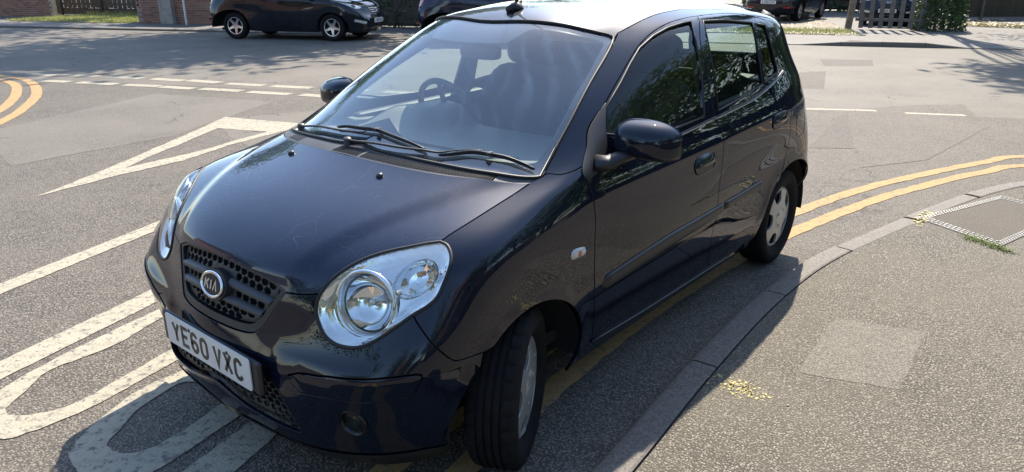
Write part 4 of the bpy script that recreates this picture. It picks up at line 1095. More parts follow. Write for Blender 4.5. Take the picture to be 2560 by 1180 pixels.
o = band('yellow_line', crv(lineB, 6), .098, .0034, M['yellow_line']); o = band('yellow_line', crv(lineA, 6), .098, .0034, M['yellow_line'])
# double yellow at the far-left corner
lo = [(-1.6, -15.0), (-2.0, -13.2), (-2.28, -11.9), (-2.34, -10.9), (-1.95, -9.45), (-1.37, -8.22), (-.88, -7.45), (-.2, -6.6)]
li = [(-1.35, -14.8), (-1.78, -13.0), (-2.04, -11.7), (-2.10, -10.85), (-1.80, -9.75), (-1.40, -8.80), (-1.10, -8.25), (-.6, -7.5)]
band('yellow_line', crv(lo, 6), .13, .0034, M['yellow_line']); band('yellow_line', crv(li, 6), .13, .0034, M['yellow_line'])
# give-way dashes across the mouth of the side road
for row in ('dash0', 'dash1'):
    D = [[np.array(a), np.array(b)] for a, b in GD[row]]
    d = (D[-1][1]-D[1][0]); d = d/np.linalg.norm(d); last = D[-1]
    for k in range(3):
        a = last[1]+d*.26; last = [a, a+d*.66]; D.append(last)
    for a, b in D:
        v = (b-a)/np.linalg.norm(b-a); w = np.array([v[1], -v[0]])*.10
        sheet('give_way_dash', [tuple(a+w), tuple(b+w), tuple(b-w), tuple(a-w)], .0036, M['white_line'], rag=.008, dens=.08)
for a, b in GD['dashR']+[[(-8.75, 1.35), (-9.3, 2.4)]]:
    a = np.array(a); b = np.array(b); v = (b-a)/np.linalg.norm(b-a); w = np.array([v[1], -v[0]])*.055
    sheet('lane_dash', [tuple(a+w), tuple(b+w), tuple(b-w), tuple(a-w)], .0036, M['white_line'], rag=.006, dens=.08)
for k in ('M1', 'M2', 'bar'): sheet('road_marking', GD[k], .0036, M['white_line'], rag=.004, dens=.03)
sheet('road_marking', [tuple(p) for p in crv(GD['U1o'], 4)]+[tuple(p) for p in crv(GD['U1i'], 4)], .0036, M['white_line'], rag=.004, dens=.03)
sheet('road_marking', [tuple(p) for p in crv(GD['U2o'], 4)]+[tuple(p) for p in rev(crv(rev(GD['U2i']), 4))][::-1][::-1], .0036, M['white_line'], rag=.004, dens=.03)
sheet('give_way_triangle', GD['triO'], .0036, M['white_line'], [GD['triI']], rag=.008, dens=.08)

# inspection cover on the pavement
cv = [np.array(p) for p in GD['cover2']]
ic = empty('inspection_cover', (0, 0, 0)); tag(ic, 'square tarmac-filled inspection cover with ribbed iron edges near the kerb', 'manhole cover')
cvc = sum(cv)/4
def quadpt(a, b):   # bilinear in cover
    return (cv[0]*(1-a)+cv[1]*a)*(1-b)+(cv[3]*(1-a)+cv[2]*a)*b
fr = MB(); rb_ = MB()
for r_ in range(3):
    e = .012+r_*.030
    for (p0, p1) in (((e, e), (1-e, e)), ((1-e, e), (1-e, 1-e)), ((1-e, 1-e), (e, 1-e)), ((e, 1-e), (e, e))):
        A = quadpt(*p0); Bq = quadpt(*p1); L = np.linalg.norm(Bq-A); n = int(L/.030); d = (Bq-A)/L; ang = math.atan2(d[1], d[0])
        for k in range(n):
            c_ = A+d*(k+.5+(.3 if r_ % 2 else 0))*L/n; rb_.box((c_[0], c_[1], KH+.003), (.018, .011, .005), ang)
sheet('cover_frame', [tuple(quadpt(0, 0)), tuple(quadpt(1, 0)), tuple(quadpt(1, 1)), tuple(quadpt(0, 1))], KH+.0016, M['iron'], [[tuple(quadpt(.09, .09)), tuple(quadpt(.91, .09)), tuple(quadpt(.91, .91)), tuple(quadpt(.09, .91))]], parent=ic, kind=None)
sheet('cover_infill', [tuple(quadpt(.09, .09)), tuple(quadpt(.91, .09)), tuple(quadpt(.91, .91)), tuple(quadpt(.09, .91))], KH+.0022, M['cover_fill'], parent=ic, kind=None)
o = rb_.build('iron_ribs', M['iron_edge'], ic); o['kind'] = 'stuff'

# ---------------------------------------------------------------- the parked black car (front axle at x = 0, nose towards +x)
BODY = Body(CN)
EV = lambda uv: BODY.ev(uv[:, 0], uv[:, 1])
kia = empty('parked_car', (0, 0, 0))
tag(kia, 'glossy black five-door hatchback parked close by the kerb, filling the foreground', 'car', 'parked cars')
K = car_panels(kia, BODY, None)
wheel_liners(kia, BODY)
def at(u, v, off=0.0):
    P, N = BODY.ev(np.array([float(u)]), np.array([float(v)])); return P[0]+N[0]*off, N[0]

# wheels
steel_wheel(kia, 1, rad(26), .55, (.012, .716, .274)); steel_wheel(kia, -1, rad(23), .2, (0, -.697, .277))
steel_wheel(kia, 1, 0, .62, (-2.372, .690, .277)); steel_wheel(kia, -1, 0, .1, (-2.372, -.690, .277))
m = MB(); m.box((-1.15, 0, .20), (3.3, 1.15, .06)); m.box((0, 0, .28), (.10, 1.2, .08)); m.box((-2.37, 0, .27), (.09, 1.2, .07)); m.build('underbody', M['dark'], kia)

# grille
def front_map(off):
    def f(yz):
        uv = BODY.inv([(0, abs(p[0]), p[1]) for p in yz], (1, 2), 0, 4.5, .8, 6.6)
        s_ = np.where(yz[:, 0] < 0, -1., 1.)
        P, N = BODY.ev(np.array([q[0] for q in uv])*s_, np.array([q[1] for q in uv]))
        # exactly centred columns
        return P+N*off, N
    return f
def table_map(off, y1, z0, z1):
    """fast front map: interpolates a table"""
    ys = np.linspace(0, y1, 25); zs = np.linspace(z0, z1, 25); T = np.zeros((25, 25, 3)); TN = np.zeros((25, 25, 3))
    g = [(0, y, z) for y in ys for z in zs]
    uv = np.array(BODY.inv(g, (1, 2), 0, 4.5, .3, 6.6)); P, N = BODY.ev(uv[:, 0], uv[:, 1])
    T = P.reshape(25, 25, 3); TN = N.reshape(25, 25, 3)
    def f(yz):
        s_ = np.where(yz[:, 0] < 0, -1., 1.)
        a = np.clip(np.abs(yz[:, 0])/y1*24, 0, 23.999); b = np.clip((yz[:, 1]-z0)/(z1-z0)*24, 0, 23.999)
        i = a.astype(int); j = b.astype(int); fa = (a-i)[:, None]; fb = (b-j)[:, None]
        def L(A): return (A[i, j]*(1-fa)*(1-fb)+A[i+1, j]*fa*(1-fb)+A[i, j+1]*(1-fa)*fb+A[i+1, j+1]*fa*fb)
        Q, N2 = L(T), L(TN); N2 = N2/np.linalg.norm(N2, axis=1, keepdims=True)
        Q = Q.copy(); Q[:, 0] += off; Q[:, 1] = yz[:, 0]; Q[:, 2] = yz[:, 1]; N2 = N2.copy(); N2[:, 1] *= s_
        return Q, N2
    return f
grille = empty('grille', parent=kia)
def yz_of(uvs):
    P, N = BODY.ev(np.array([p[0] for p in uvs]), np.array([p[1] for p in uvs])); return [(p[1], p[2]) for p in P]
gt = yz_of(crv(UV['grille_top'][:-1]+[(0, 6.0)])); gl = yz_of(crv(UV['grille_low'][:-2]+[(.3, 3.9), (0, 3.9)]))
ghalf = join(gt, [], rev(gl)) if False else join(rev(gt), gl)      # centre top -> corner -> centre bottom
gfull = join(ghalf, [(-p[0], p[1]) for p in rev(ghalf[1:-1])])
gm = table_map(-.004, .42, .50, .80)
# surround rim: outline minus inner outline
gc = np.array([0, .645]); inner = [np.array([(p[0])*.93, (p[1]-gc[1])*(.88 if p[1] > gc[1] else .80)+gc[1]+.004]) for p in gfull]
panel('grille_surround', gm, gfull, [inner], M['plastic'], grille, (1, 1), .03, .02, skirt=.03, gap=.0005)
def zr(y):  # usable inside height range at |y|
    poly = np.array(inner)
    zs = []
    for a, b in zip(poly, np.roll(poly, -1, 0)):
        if (a[0]-y)*(b[0]-y) <= 0 and abs(a[0]-b[0]) > 1e-9: zs.append(a[1]+(b[1]-a[1])*(y-a[0])/(b[0]-a[0]))
    return (min(zs), max(zs)) if len(zs) > 1 else None
yy = [y for y in np.linspace(-.30, .30, 121) if zr(y)]
def bandpts(f0, f1, shr=0.0):
    up, lo_ = [], []
    for y in yy:
        a, b = zr(y)
        if b-a < .03: continue
        zt0, zb0 = zr(0)[1], zr(0)[0]
        # bands follow the upper edge, limited by the outline
        z1 = b-(zt0-zb0)*f0; z0 = b-(zt0-zb0)*f1
        if z0 < a: 
            if z1 <= a+.004: continue
            z0 = a
        up.append((y, z1)); lo_.append((y, z0))
    return up, lo_
def hexes(up, lo_, rx, pitch_y, rows):
    H = []
    U = np.array(up); L = np.array(lo_)
    for r in range(rows):
        y = -.34+(pitch_y/2 if r % 2 else 0)
        while y < .34:
            if U[0, 0]+rx < y < U[-1, 0]-rx:
                zt = np.interp(y, U[:, 0], U[:, 1]); zb = np.interp(y, L[:, 0], L[:, 1]); hgt = (zt-zb)/rows
                if hgt > .012:
                    zc = zt-hgt*(r+.5)
                    # follow local slope
                    sl = (np.interp(y+.01, U[:, 0], U[:, 1])-np.interp(y-.01, U[:, 0], U[:, 1]))/.02
                    H.append([np.array((y+rx*cx, zc+hgt*.5*cz*.90+sl*rx*cx)) for cx, cz in ((1, 0), (.5, 1), (-.5, 1), (-1, 0), (-.5, -1), (.5, -1))])
            y += pitch_y
    return H
bands = [(0.02, .30, 2), (.46, .60, 1), (.76, .99, 2)]
for f0, f1, rows in bands:
    up, lo_ = bandpts(f0, f1)
    if len(up) < 5: continue
    poly = join(up, rev(lo_))
    H = [h for h in hexes(up, lo_, .0162, .0345, rows) if pip(np.array(poly), np.array(h)).all() and not any((q[0]/.072)**2+((q[1]-.655)/.050)**2 < 1 for q in h)]
    panel('grille_mesh', table_map(-.016, .42, .50, .80), poly, H, M['plastic'], grille, (1, 1), .05, .03, skirt=.010, bevel=.001, gap=0, normals=False)
for f0, f1 in ((.30, .46), (.60, .76)):
    up, lo_ = bandpts(f0, f1)
    bm_ = table_map(-.016, .42, .50, .80)
    U_ = np.array(up); L_ = np.array(lo_); V = []; F = []; prof = [(0, -.004), (.12, .010), (.3, .016), (.7, .014), (.9, .008), (1, -.004)]
    for t, o in prof:
        q = U_*(1-t)+L_*t; Q, _n = bm_(q); Q[:, 0] += o; V += list(Q)
    n = len(U_)
    for r in range(len(prof)-1):
        for i in range(n-1): F.append((r*n+i, (r+1)*n+i, (r+1)*n+i+1, r*n+i+1))
    mesh_obj('grille_bar', V, F, M['grey_plastic'], grille, True)
bk = table_map(-.045, .42, .50, .80)
panel('grille_backing', bk, gfull, (), M['dark'], grille, (1, 1), .05, .04, skirt=0)
# badge
bp_, bn_ = at(0, *[5.1])
bz = .655; bx = float(gm(np.array([[0, bz]]))[0][0][0])+.010
badge = empty('badge', (bx, 0, bz), 0, grille); badge.rotation_euler = (0, rad(-17), 0)
def ellipse(a, b, n=40): return [(a*math.cos(2*math.pi*i/n), b*math.sin(2*math.pi*i/n)) for i in range(n)]
m = MB(); E1 = ellipse(.0735, .050); n = len(E1)
m.add([(.0, *p) for p in E1]+[(-.028, p[0]*1.06, p[1]*1.06) for p in E1], [tuple(range(n))]+[(i, n+i, n+(i+1) % n, (i+1) % n) for i in range(n)]); m.build('badge_base', M['plastic'], badge)
m = MB(); m.loop_tube([(.004, *p) for p in ellipse(.0605, .0385, 48)], .0055, 8); m.build('badge_ring', M['chrome'], badge, smooth=True)
m = MB(); E2 = ellipse(.058, .036); m.add([(.004, *p) for p in E2], [tuple(range(n))]); m.build('badge_field', M['frit'], badge)
m = MB(); text(m, 'KIA', -.037, -.0185, .026, .037, .007, .0062, lambda x, y, t: (.0045+t, x, y), .004); m.build('badge_lettering', M['chrome'], badge)

# lower intake mesh, number plate, plinth
lower = empty('lower_intake', parent=kia)
ih = yz_of(K['intake']); im = table_map(-.020, .46, .22, .50)
ih2 = [np.array((p[0]*.985, .36+(p[1]-.36)*.97)) for p in ih]
def ztop(y):
    zs = []
    for a, b in zip(ih2, ih2[1:]+ih2[:1]):
        if (a[0]-y)*(b[0]-y) <= 0 and abs(a[0]-b[0]) > 1e-9: zs.append(a[1]+(b[1]-a[1])*(y-a[0])/(b[0]-a[0]))
    return zs
H = []
for r in range(9):
    for c_ in range(-13, 14):
        y = (c_+(.5 if r % 2 else 0))*.034; z = .275+r*.0185
        h = [np.array((y+.0155*cx, z+.0115*cz*(1)))for cx, cz in ((1, 0), (.45, .78), (-.45, .78), (-1, 0), (-.45, -.78), (.45, -.78))]
        if pip(np.array(ih2), np.array(h)).all(): H.append(h)
panel('intake_mesh', im, ih2, H, M['plastic'], lower, (1, 1), .06, .03, skirt=.008, bevel=.0008, gap=0, normals=False)
panel('intake_backing', table_map(-.06, .46, .22, .50), ih2, (), M['dark'], lower, (1, 1), .06, .04, skirt=0)
m = MB(); m.box((.674, 0, .437), (.020, .60, .115), bev=.008); m.build('plate_plinth', M['plastic'], kia)
plate_obj(kia, 'number_plate', 'YE60 VXC', (.686, 0, .4425))
m = MB()
for y in (-.10, .135): m = MB(); m.lathe([(0, .003), (.0055, .002), (.007, 0)], (.6905, y, .478), (1, 0, 0), 10); m.build('plate_screw', M['plastic'], kia)
# bumper lip
u_ = np.linspace(-4.6, 4.6, 80); lipA = BODY.ev(u_, np.full(80, .05))[0]; lipB = BODY.ev(u_, np.full(80, .75)); 
V = list(lipB[0]+lipB[1]*.004)+list(lipA+np.array([0, 0, -.02]))+list(lipA*np.array([.93, .95, 1])+np.array([0, 0, -.022])); F = []
for r in range(2):
    for i in range(79): F.append((r*80+i, r*80+i+1, (r+1)*80+i+1, (r+1)*80+i))
mesh_obj('bumper_lip', V, F, M['plastic'], kia, True)
# bumper inserts and fog lamps
for sd in (1, -1):
    c_ = np.mean(np.array(K['ins']), 0); ins = [c_+(np.array(p)-c_)*np.array([.985, .97]) for p in K['ins']]
    panel('bumper_insert', EV, K['ins'], (), M['black_paint'], kia, (.18, .085), .03, .018, offset=.003, gap=.003, side=sd)
    fg = empty('fog_lamp', parent=kia); c3 = np.array([.560, .575*sd, .343]); Pn, Nn = at(*UV['fog'][0]); Pn = Pn*np.array([1, sd, 1]); ax = Vector((Nn[0]+.5, Nn[1]*sd, Nn[2])).normalized()
    m = MB(); m.lathe([(.050, -.004), (.047, .003), (.040, .002), (.037, -.012)], Pn, ax, 28); m.build('fog_ring', M['frit'], fg, smooth=True)
    m = MB(); m.lathe([(.038, -.010), (.030, -.006), (.0, -.003)], Pn, ax, 28); m.build('fog_lens', M['glass'], fg, smooth=True)
    m = MB(); m.lathe([(.038, -.012), (.030, -.035), (.012, -.05), (0, -.05)], Pn, ax, 28); m.build('fog_reflector', M['plastic'], fg, smooth=True)

# head lamps
lampl = join(crv(UV['lamp_top']), crv(UV['lamp_low']))
cL = np.mean(np.array(lampl), 0)
def shrink(L, a, b=None): return [cL+(np.array(p)-cL)*np.array([a, b or a]) for p in L]
for sd in (1, -1):
    hl = empty('headlamp', parent=kia)
    def lm(off, xo=0.0):
        def f(uv):
            P, N = EV(uv); P = P+N*off; P[:, 0] -= xo; return P, N
        return f
    # lens bulges out slightly in the middle
    LA = np.array(lampl)*np.array([.18, .085])
    def lensmap(uv):
        P, N = EV(uv); q = uv*np.array([.18, .085]); d = np.full(len(q), 9.)
        for a, b in zip(LA, np.roll(LA, -1, 0)):
            ab = b-a; t = np.clip(((q-a)@ab)/(ab@ab+1e-12), 0, 1); d = np.minimum(d, np.hypot(*((a+t[:, None]*ab)-q).T))
        return P+N*(.0015+.010*smooth01(d/.05))[:, None], N
    panel('headlamp_lens', lensmap, lampl, (), M['lens'], hl, (.18, .085), .016, .012, gap=.003, skirt=.01, side=sd, normals=False)
    m = MB(); m.loop_tube(inslide(EV, lampl, -.001)*np.array([1, sd, 1]), .0058, 6); m.build('headlamp_seal', M['rubber'], hl, smooth=True)
    # bowl centre and axis
    Pr, Nr = at(*UV['lampring'][0]); axv = Vector(Nr).normalized()*.75+Vector((.55, .12, .0)); axv.normalize()
    Rr = .097; c0 = Vector(Pr)-Vector(Nr)*.020-Vector((.004, 0, 0))
    a_ = axv.cross(Vector((0, 0, 1))).normalized(); b_ = axv.cross(a_)
    ringp = [c0+(a_*math.cos(t)+b_*math.sin(t))*(Rr+.001) for t in np.linspace(0, 2*math.pi, 36, endpoint=False)]
    hole = BODY.inv([(p.x, p.y, p.z) for p in ringp], (0, 1, 2), 1.2, 4.6, 3.6, 8)
    Ps, Ns = at(*UV['lampsig'][0]); c1 = Vector(Ps)-Vector(Ns)*.016; ax1 = (Vector(Ns)*.7+Vector((.4, .3, .1))).normalized()
    a1 = Vector((-.75, .35, .45)).normalized(); a1 = (a1-ax1*a1.dot(ax1)).normalized(); b1 = ax1.cross(a1)
    sigp = [c1+a1*math.cos(t)*.074+b1*math.sin(t)*.047 for t in np.linspace(0, 2*math.pi, 24, endpoint=False)]
    hole2 = BODY.inv([(p.x, p.y, p.z) for p in sigp], (0, 1, 2), 1.5, 4.6, 4, 8.2)
    floor_l = shrink(lampl, .975)
    FL = np.array(floor_l)*np.array([.18, .085])
    def bezmap(uv):
        P, N = EV(uv); q = uv*np.array([.18, .085]); d = np.full(len(q), 9.)
        for a, b in zip(FL, np.roll(FL, -1, 0)):
            ab = b-a; t = np.clip(((q-a)@ab)/(ab@ab+1e-12), 0, 1); d = np.minimum(d, np.hypot(*((a+t[:, None]*ab)-q).T))
        return P+N*(-.006-.013*smooth01(d/.018)-.006*smooth01((d-.022)/.008))[:, None], N
    panel('headlamp_bezel', bezmap, floor_l, [hole, hole2], M['chrome'], hl, (.18, .085), .007, .008, skirt=0, side=sd, normals=False)
    # side wall of the housing
    A = inslide(EV, lampl, -.002); Bq = inslide(lm(-.006), floor_l, 0); n = len(A)
    V = np.concatenate([A, Bq])*np.array([1, sd, 1]); mesh_obj('headlamp_housing', V, [(i, (i+1) % n, n+(i+1) % n, n+i) for i in range(n)], M['satin_chrome'], hl, True)
    fl_ = lambda v: Vector((v[0], v[1]*sd, v[2]))
    c0m, axm = fl_(c0), fl_(axv); c1m, ax1m = fl_(c1), fl_(ax1)
    m = MB(); m.lathe([(Rr+.006, -.006), (Rr+.005, .006), (Rr-.001, .010), (Rr-.006, .004), (Rr-.008, -.004)], c0m, axm, 48); m.build('lamp_ring', M['chrome'], hl, smooth=True)
    m = MB(); m.lathe([(Rr-.008, -.004), (Rr-.012, -.022), (Rr-.014, -.024)], c0m, axm, 48); m.build('lamp_barrel', M['satin_chrome'], hl, smooth=True)
    m = MB(); m.lathe([(Rr-.013, -.022), (.074, -.038), (.062, -.051), (.048, -.061), (.034, -.067), (.018, -.070), (.0, -.070)], c0m, axm, 64); m.build('lamp_reflector', M['chrome'], hl, smooth=True)
    m = MB(); m.lathe([(.011, -.070), (.011, -.034), (.008, -.031), (0, -.030)], c0m, axm, 20); m.build('lamp_bulb', M['satin_chrome'], hl, auto=40)
    m = MB(); m.lathe([(Rr-.0125, -.018), (Rr-.0165, -.020), (Rr-.0125, -.024)], c0m, axm, 48); m.build('lamp_shadow_gap', M['dark'], hl, smooth=True)
    a1m, b1m = fl_(a1), fl_(b1); V = []; F = []; pr_ = [(1.0, 0), (.93, -.014), (.75, -.030), (.45, -.043), (.15, -.047)]; n = 32
    for k_, h_ in pr_:
        for i in range(n):
            t = 2*math.pi*i/n; fl2 = 1+.004*(1 if i % 2 else -1)
            V.append(c1m+a1m*math.cos(t)*.074*k_*fl2+b1m*math.sin(t)*.047*k_*fl2+ax1m*h_)
    for r in range(len(pr_)-1):
        for i in range(n): F.append((r*n+i, r*n+(i+1) % n, (r+1)*n+(i+1) % n, (r+1)*n+i))
    F.append(tuple((len(pr_)-1)*n+i for i in range(n)))
    mesh_obj('signal_reflector', V, F, M['chrome'], hl, False)
    bc = c1m+a1m*.026-ax1m*.012
    m = MB(); m.lathe([(.0, .010), (.004, .008), (.006, .002), (.006, -.012), (0, -.012)], bc, ax1m, 16); m.build('signal_bulb', M['amber'], hl, smooth=True)

# side repeater, rub strips, belt highlights, handles, mirrors
def bulged(loop, hgt, edge, metric):
    LA = np.array(loop)*np.array(metric)
    def f(uv):
        P, N = EV(uv); q = uv*np.array(metric); d = np.full(len(q), 9.)
        for a, b in zip(LA, np.roll(LA, -1, 0)):
            ab = b-a; t = np.clip(((q-a)@ab)/(ab@ab+1e-12), 0, 1); d = np.minimum(d, np.hypot(*((a+t[:, None]*ab)-q).T))
        return P+N*(hgt*np.sqrt(np.clip(1-(1-np.clip(d/edge, 0, 1))**2, 0, 1)))[:, None], N
    return f
SM = (.37, .10)
gu = float(UV['door_gap'][3][0])
rubF = [p for p in UV['rub']]
for sd in (1, -1):
    d1, d2, fe = K[sd]
    mk = closed(UV['marker'], 2)
    panel('side_repeater', bulged(mk, .009, .012, SM), mk, (), M['clear_white'], fe, SM, .008, .006, gap=0, skirt=.006, side=sd, normals=False)
    Pm, Nm = at(np.mean([p[0] for p in UV['marker']])-.004, np.mean([p[1] for p in UV['marker']]), .0095)
    m = MB(); m.lathe([(0, .0015), (.008, .001), (.011, 0)], Pm*np.array([1, sd, 1]), (0, sd, 0), 12); m.build('repeater_bulb', M['amber'], fe)
    rub = crv(UV['rub'][:9], 2)+crv(UV['rub'][9:], 2)
    gp_u = 8.93
    ra = [p for p in rub if p[0] <= gp_u]; rb = [p for p in rub if p[0] > gp_u]
    up_ = [p for p in crv(UV['rub'][:8], 3)]; lo_ = [p for p in crv(UV['rub'][8:], 3)]
    ui = lambda u: np.interp(u, [p[0] for p in up_], [p[1] for p in up_]); li = lambda u: np.interp(u, [p[0] for p in rev(lo_)], [p[1] for p in rev(lo_)])
    u0 = up_[0][0]; u1 = up_[-1][0]; gu_ = float(np.interp(.56, [0, 1], [9.02, 9.02]))
    PG = BODY.inv([(-1.475, 0, .56)], (0, 2), 7, 11, 1, 7)[0][0]
    for ua, ub, dd in ((u0, PG-.012, d1), (PG+.012, u1, d2)):
        V = []; F = []; NNr = []; us = np.linspace(ua, ub, 40); prf = [(0, -.003), (.03, .006), (.12, .0105), (.3, .012), (.7, .012), (.88, .0105), (.97, .006), (1, -.003)]
        for t_, o_ in prf:
            vv = np.array([ui(u)*(1-t_)+li(u)*t_ for u in us]); P_, N_ = EV(np.stack([us, vv], 1)); ends = np.minimum(1, np.minimum(us-ua, ub-us)/.05)[:, None]
            V += list((P_+N_*(np.maximum(o_, 0)*np.sqrt(np.clip(ends, 0, 1))+min(o_, 0)))*np.array([1, sd, 1]))
        n_ = len(us)
        for r in range(len(prf)-1):
            for i in range(n_-1): F.append((r*n_+i, r*n_+i+1, (r+1)*n_+i+1, (r+1)*n_+i)[::sd])
        mesh_obj('rub_strip', V, F, M['plastic'], dd, True)
    for (ua, ub, dd) in ((0, 1, d1), (1, 2, d2)):
        chn = crv(UV['chrome'], 4); sp = min(range(len(chn)), key=lambda i: abs(chn[i][0]-UV['chrome'][3][0]))
        seg = chn[:sp+1] if ua == 0 else chn[sp:]
        if ua == 0: seg = [np.array((6.95, 9.15)), np.array((7.3, 9.18))]+[p for p in seg if p[0] > 7.35]
        pts = inslide(EV, seg, .004)*np.array([1, sd, 1]); m = MB(); m.tube(pts, .0042, 6); m.build('belt_highlight', M['satin_chrome'], dd, smooth=True)  # bright metal tube draws the highlight seen along the belt rubber
        pts = inslide(EV, [np.array((p[0], p[1]+.12)) for p in seg], .002)*np.array([1, sd, 1]); m = MB(); m.tube(pts, .009, 6, flat=.5); m.build('belt_seal', M['rubber'], dd, smooth=True)
    # pull handles: a cupped recess with a flap
    for key, dd in (('handleF', d1), ('handleR', d2)):
        Ph, Nh = at(*UV[key][0]); Ph = Ph*np.array([1, sd, 1]); Nh = Nh*np.array([1, sd, 1]); Nv = Vector(Nh)
        ax_ = Vector((-1, 0, 0.03)).normalized(); ax_ = (ax_-Nv*ax_.dot(Nv)).normalized(); up = Nv.cross(ax_); up = up if up.z > 0 else -up
        hh = empty('door_handle', parent=dd)
        lw, lh = (.095, .040)
        L = []
        for i in range(40):
            t = 2*math.pi*i/40; cx, sy = math.cos(t), math.sin(t)
            x = lw*math.copysign(abs(cx)**.6, cx); y = lh*math.copysign(abs(sy)**.7, sy); L.append((x, y))
        m = MB(); c_ = Vector(Ph); m.loop_tube([c_+ax_*x+up*y+Nv*.002 for x, y in L], .0038, 6); m.build('handle_rim', M['black_paint'], hh, smooth=True)
        # upper flap
        V = []; F = []; n = 17
        for r, (t_, o_) in enumerate(((0, .002), (.25, .010), (.7, .016), (1.0, .017), (1.03, .006))):
            for i in range(n):
                x = lw*(-1+2*i/(n-1)); ytop = lh*max(0, 1-abs(x/lw)**3)**.6
                V.append(c_+ax_*x*.97+up*(ytop*(1-t_)+(-.006)*t_)+Nv*(o_*(1-abs(x/lw)**4)+.003))
        for r in range(4):
            for i in range(n-1): F.append((r*n+i, r*n+i+1, (r+1)*n+i+1, (r+1)*n+i))
        mesh_obj('handle_flap', V, F, M['black_paint'], hh, True)
        V = [c_+Nv*.0022+ax_*0-up*.004]+[c_+ax_*x*.93+up*min(-.003, y*.95)+Nv*.0022 for x, y in L]; F = [(0, i+1, (i+1) % 40+1) for i in range(40)]
        mesh_obj('handle_recess', V, F, M['frit'], hh, False)
    # mirrors
    mi = empty('wing_mirror', parent=d1)
    panel('mirror_sail', EV, crv(UV['sail'], 3), (), M['plastic'], mi, SM, .02, .012, offset=.006, gap=0, skirt=.008, side=sd)
    m = MB(); m.tube([(-.435, .738*sd, .965), (-.46, .775*sd, .968), (-.495, .80*sd, .985), (-.53, .83*sd, 1.0)], [.052, .044, .038, .036], 14, flat=.62); m.build('mirror_arm', M['plastic'], mi, smooth=True)
    V = []; F = []; n = 40; rings = 12; cy, cz = .853, 1.035
    def outline(t, k):
        cx, sy = math.cos(t), math.sin(t)
        wy = .128 if cx > 0 else .112; hz = .078 if sy > 0 else .062
        ex = .60 if cx < 0 else .78; ez = .52
        return cy+k*wy*math.copysign(abs(cx)**ex, cx), cz+k*hz*math.copysign(abs(sy)**ez, sy)-.012*max(0, cx)*k
    fm = []
    for r in range(rings+1):
        a = r/rings*math.pi/2
        for i in range(n):
            t = 2*math.pi*i/n; y, z = outline(t, math.cos(a)**.75 if r < rings else .0)
            V.append((-.60+.115*math.sin(a)**.95+(y-cy)*-.12, y*sd, z))
    for r in range(rings):
        for i in range(n):
            F.append((r*n+i, r*n+(i+1) % n, (r+1)*n+(i+1) % n, (r+1)*n+i))
            t = 2*math.pi*(i+.5)/n; fm.append(1 if (math.sin(t) < -.45 and r < 5) else 0)
    F.append(tuple(range(n))); fm.append(1)
    mesh_obj('mirror_shell', V, F, None, mi, True, mats=[M['black_paint'], M['plastic']], fm=fm)
    V = [(-.602+(y-cy)*-.12, y*sd, z) for y, z in [outline(2*math.pi*i/n, .86) for i in range(n)]]
    mesh_obj('mirror_glass', V, [tuple(range(n))], M['chrome'], mi)

for sd in (1, -1):
    sl_ = inslide(EV, crv([UV['sill'][0], UV['sill'][1], UV['sill'][2], (9.0, float(UV['sill'][2][1])), (9.9, float(UV['sill'][2][1]))], 6), .002)*np.array([1, sd, 1])
    m = MB(); m.tube(sl_+np.array([0, 0, -.004]), .006, 8); m.build('sill_highlight_tube', M['black_paint'], kia, smooth=True)  # added glossy tube, put along the sill to catch a sky highlight
# fuel flap
for sd in (1,):
    f3 = BODY.inv([(-2.33, 0, .905), (-2.46, 0, .90), (-2.475, 0, .77), (-2.345, 0, .765)], (0, 2), 9, 13, 3, 9)
    m = MB(); m.loop_tube(inslide(EV, closed(f3, 6), -.0005), .0016, 4); m.build('fuel_flap', M['dark'], kia)

# cowl panel with slots, wipers, washers, aerial
cowl = empty('cowl', parent=kia)
hr = crv(UV['hood_rear'][1:]); hr = [(0, 9.53)]+[p for p in hr]
wbt = crv(UV['ws_bot'][:-1]+[(0, 9.95)])
cl_ = join(hr, wbt); clf = join(cl_, rev(mir(cl_[1:-1])))
slots = []
sb = [p for p in UV['slotband_bot']]; stp = [p for p in UV['slotband_top']]
sbi = lambda u: np.interp(u, [p[0] for p in sb], [p[1] for p in sb]); sti = lambda u: np.interp(u, [p[0] for p in stp], [p[1] for p in stp])
lo_u, hi_u = -.45, 3.68
def cowl_slot(u, w=.027, skew=.035):
    v0, v1 = float(sbi(abs(u)))+.008, float(sti(abs(u)))+.10
    return [(u-w, v0), (u+w, v0), (u+w+skew, v1), (u-w+skew, v1)]
su = -.42
for k in range(70):
    u = su+k*.076
    if u > 3.75: break
    if abs(u-.32) < .04: continue
    slots.append(cowl_slot(u))
for k in range(14): slots.append(cowl_slot(-1.9-k*.05, .011, 0.02))
panel('cowl_panel', EV, clf, slots, M['grey_plastic'], cowl, (.18, .13), .02, .0045, offset=-.003, gap=.0004, skirt=.012, bevel=.0004)
panel('cowl_tray', EV, clf, (), M['dark'], cowl, (.18, .13), .08, .05, offset=-.028, skirt=0)
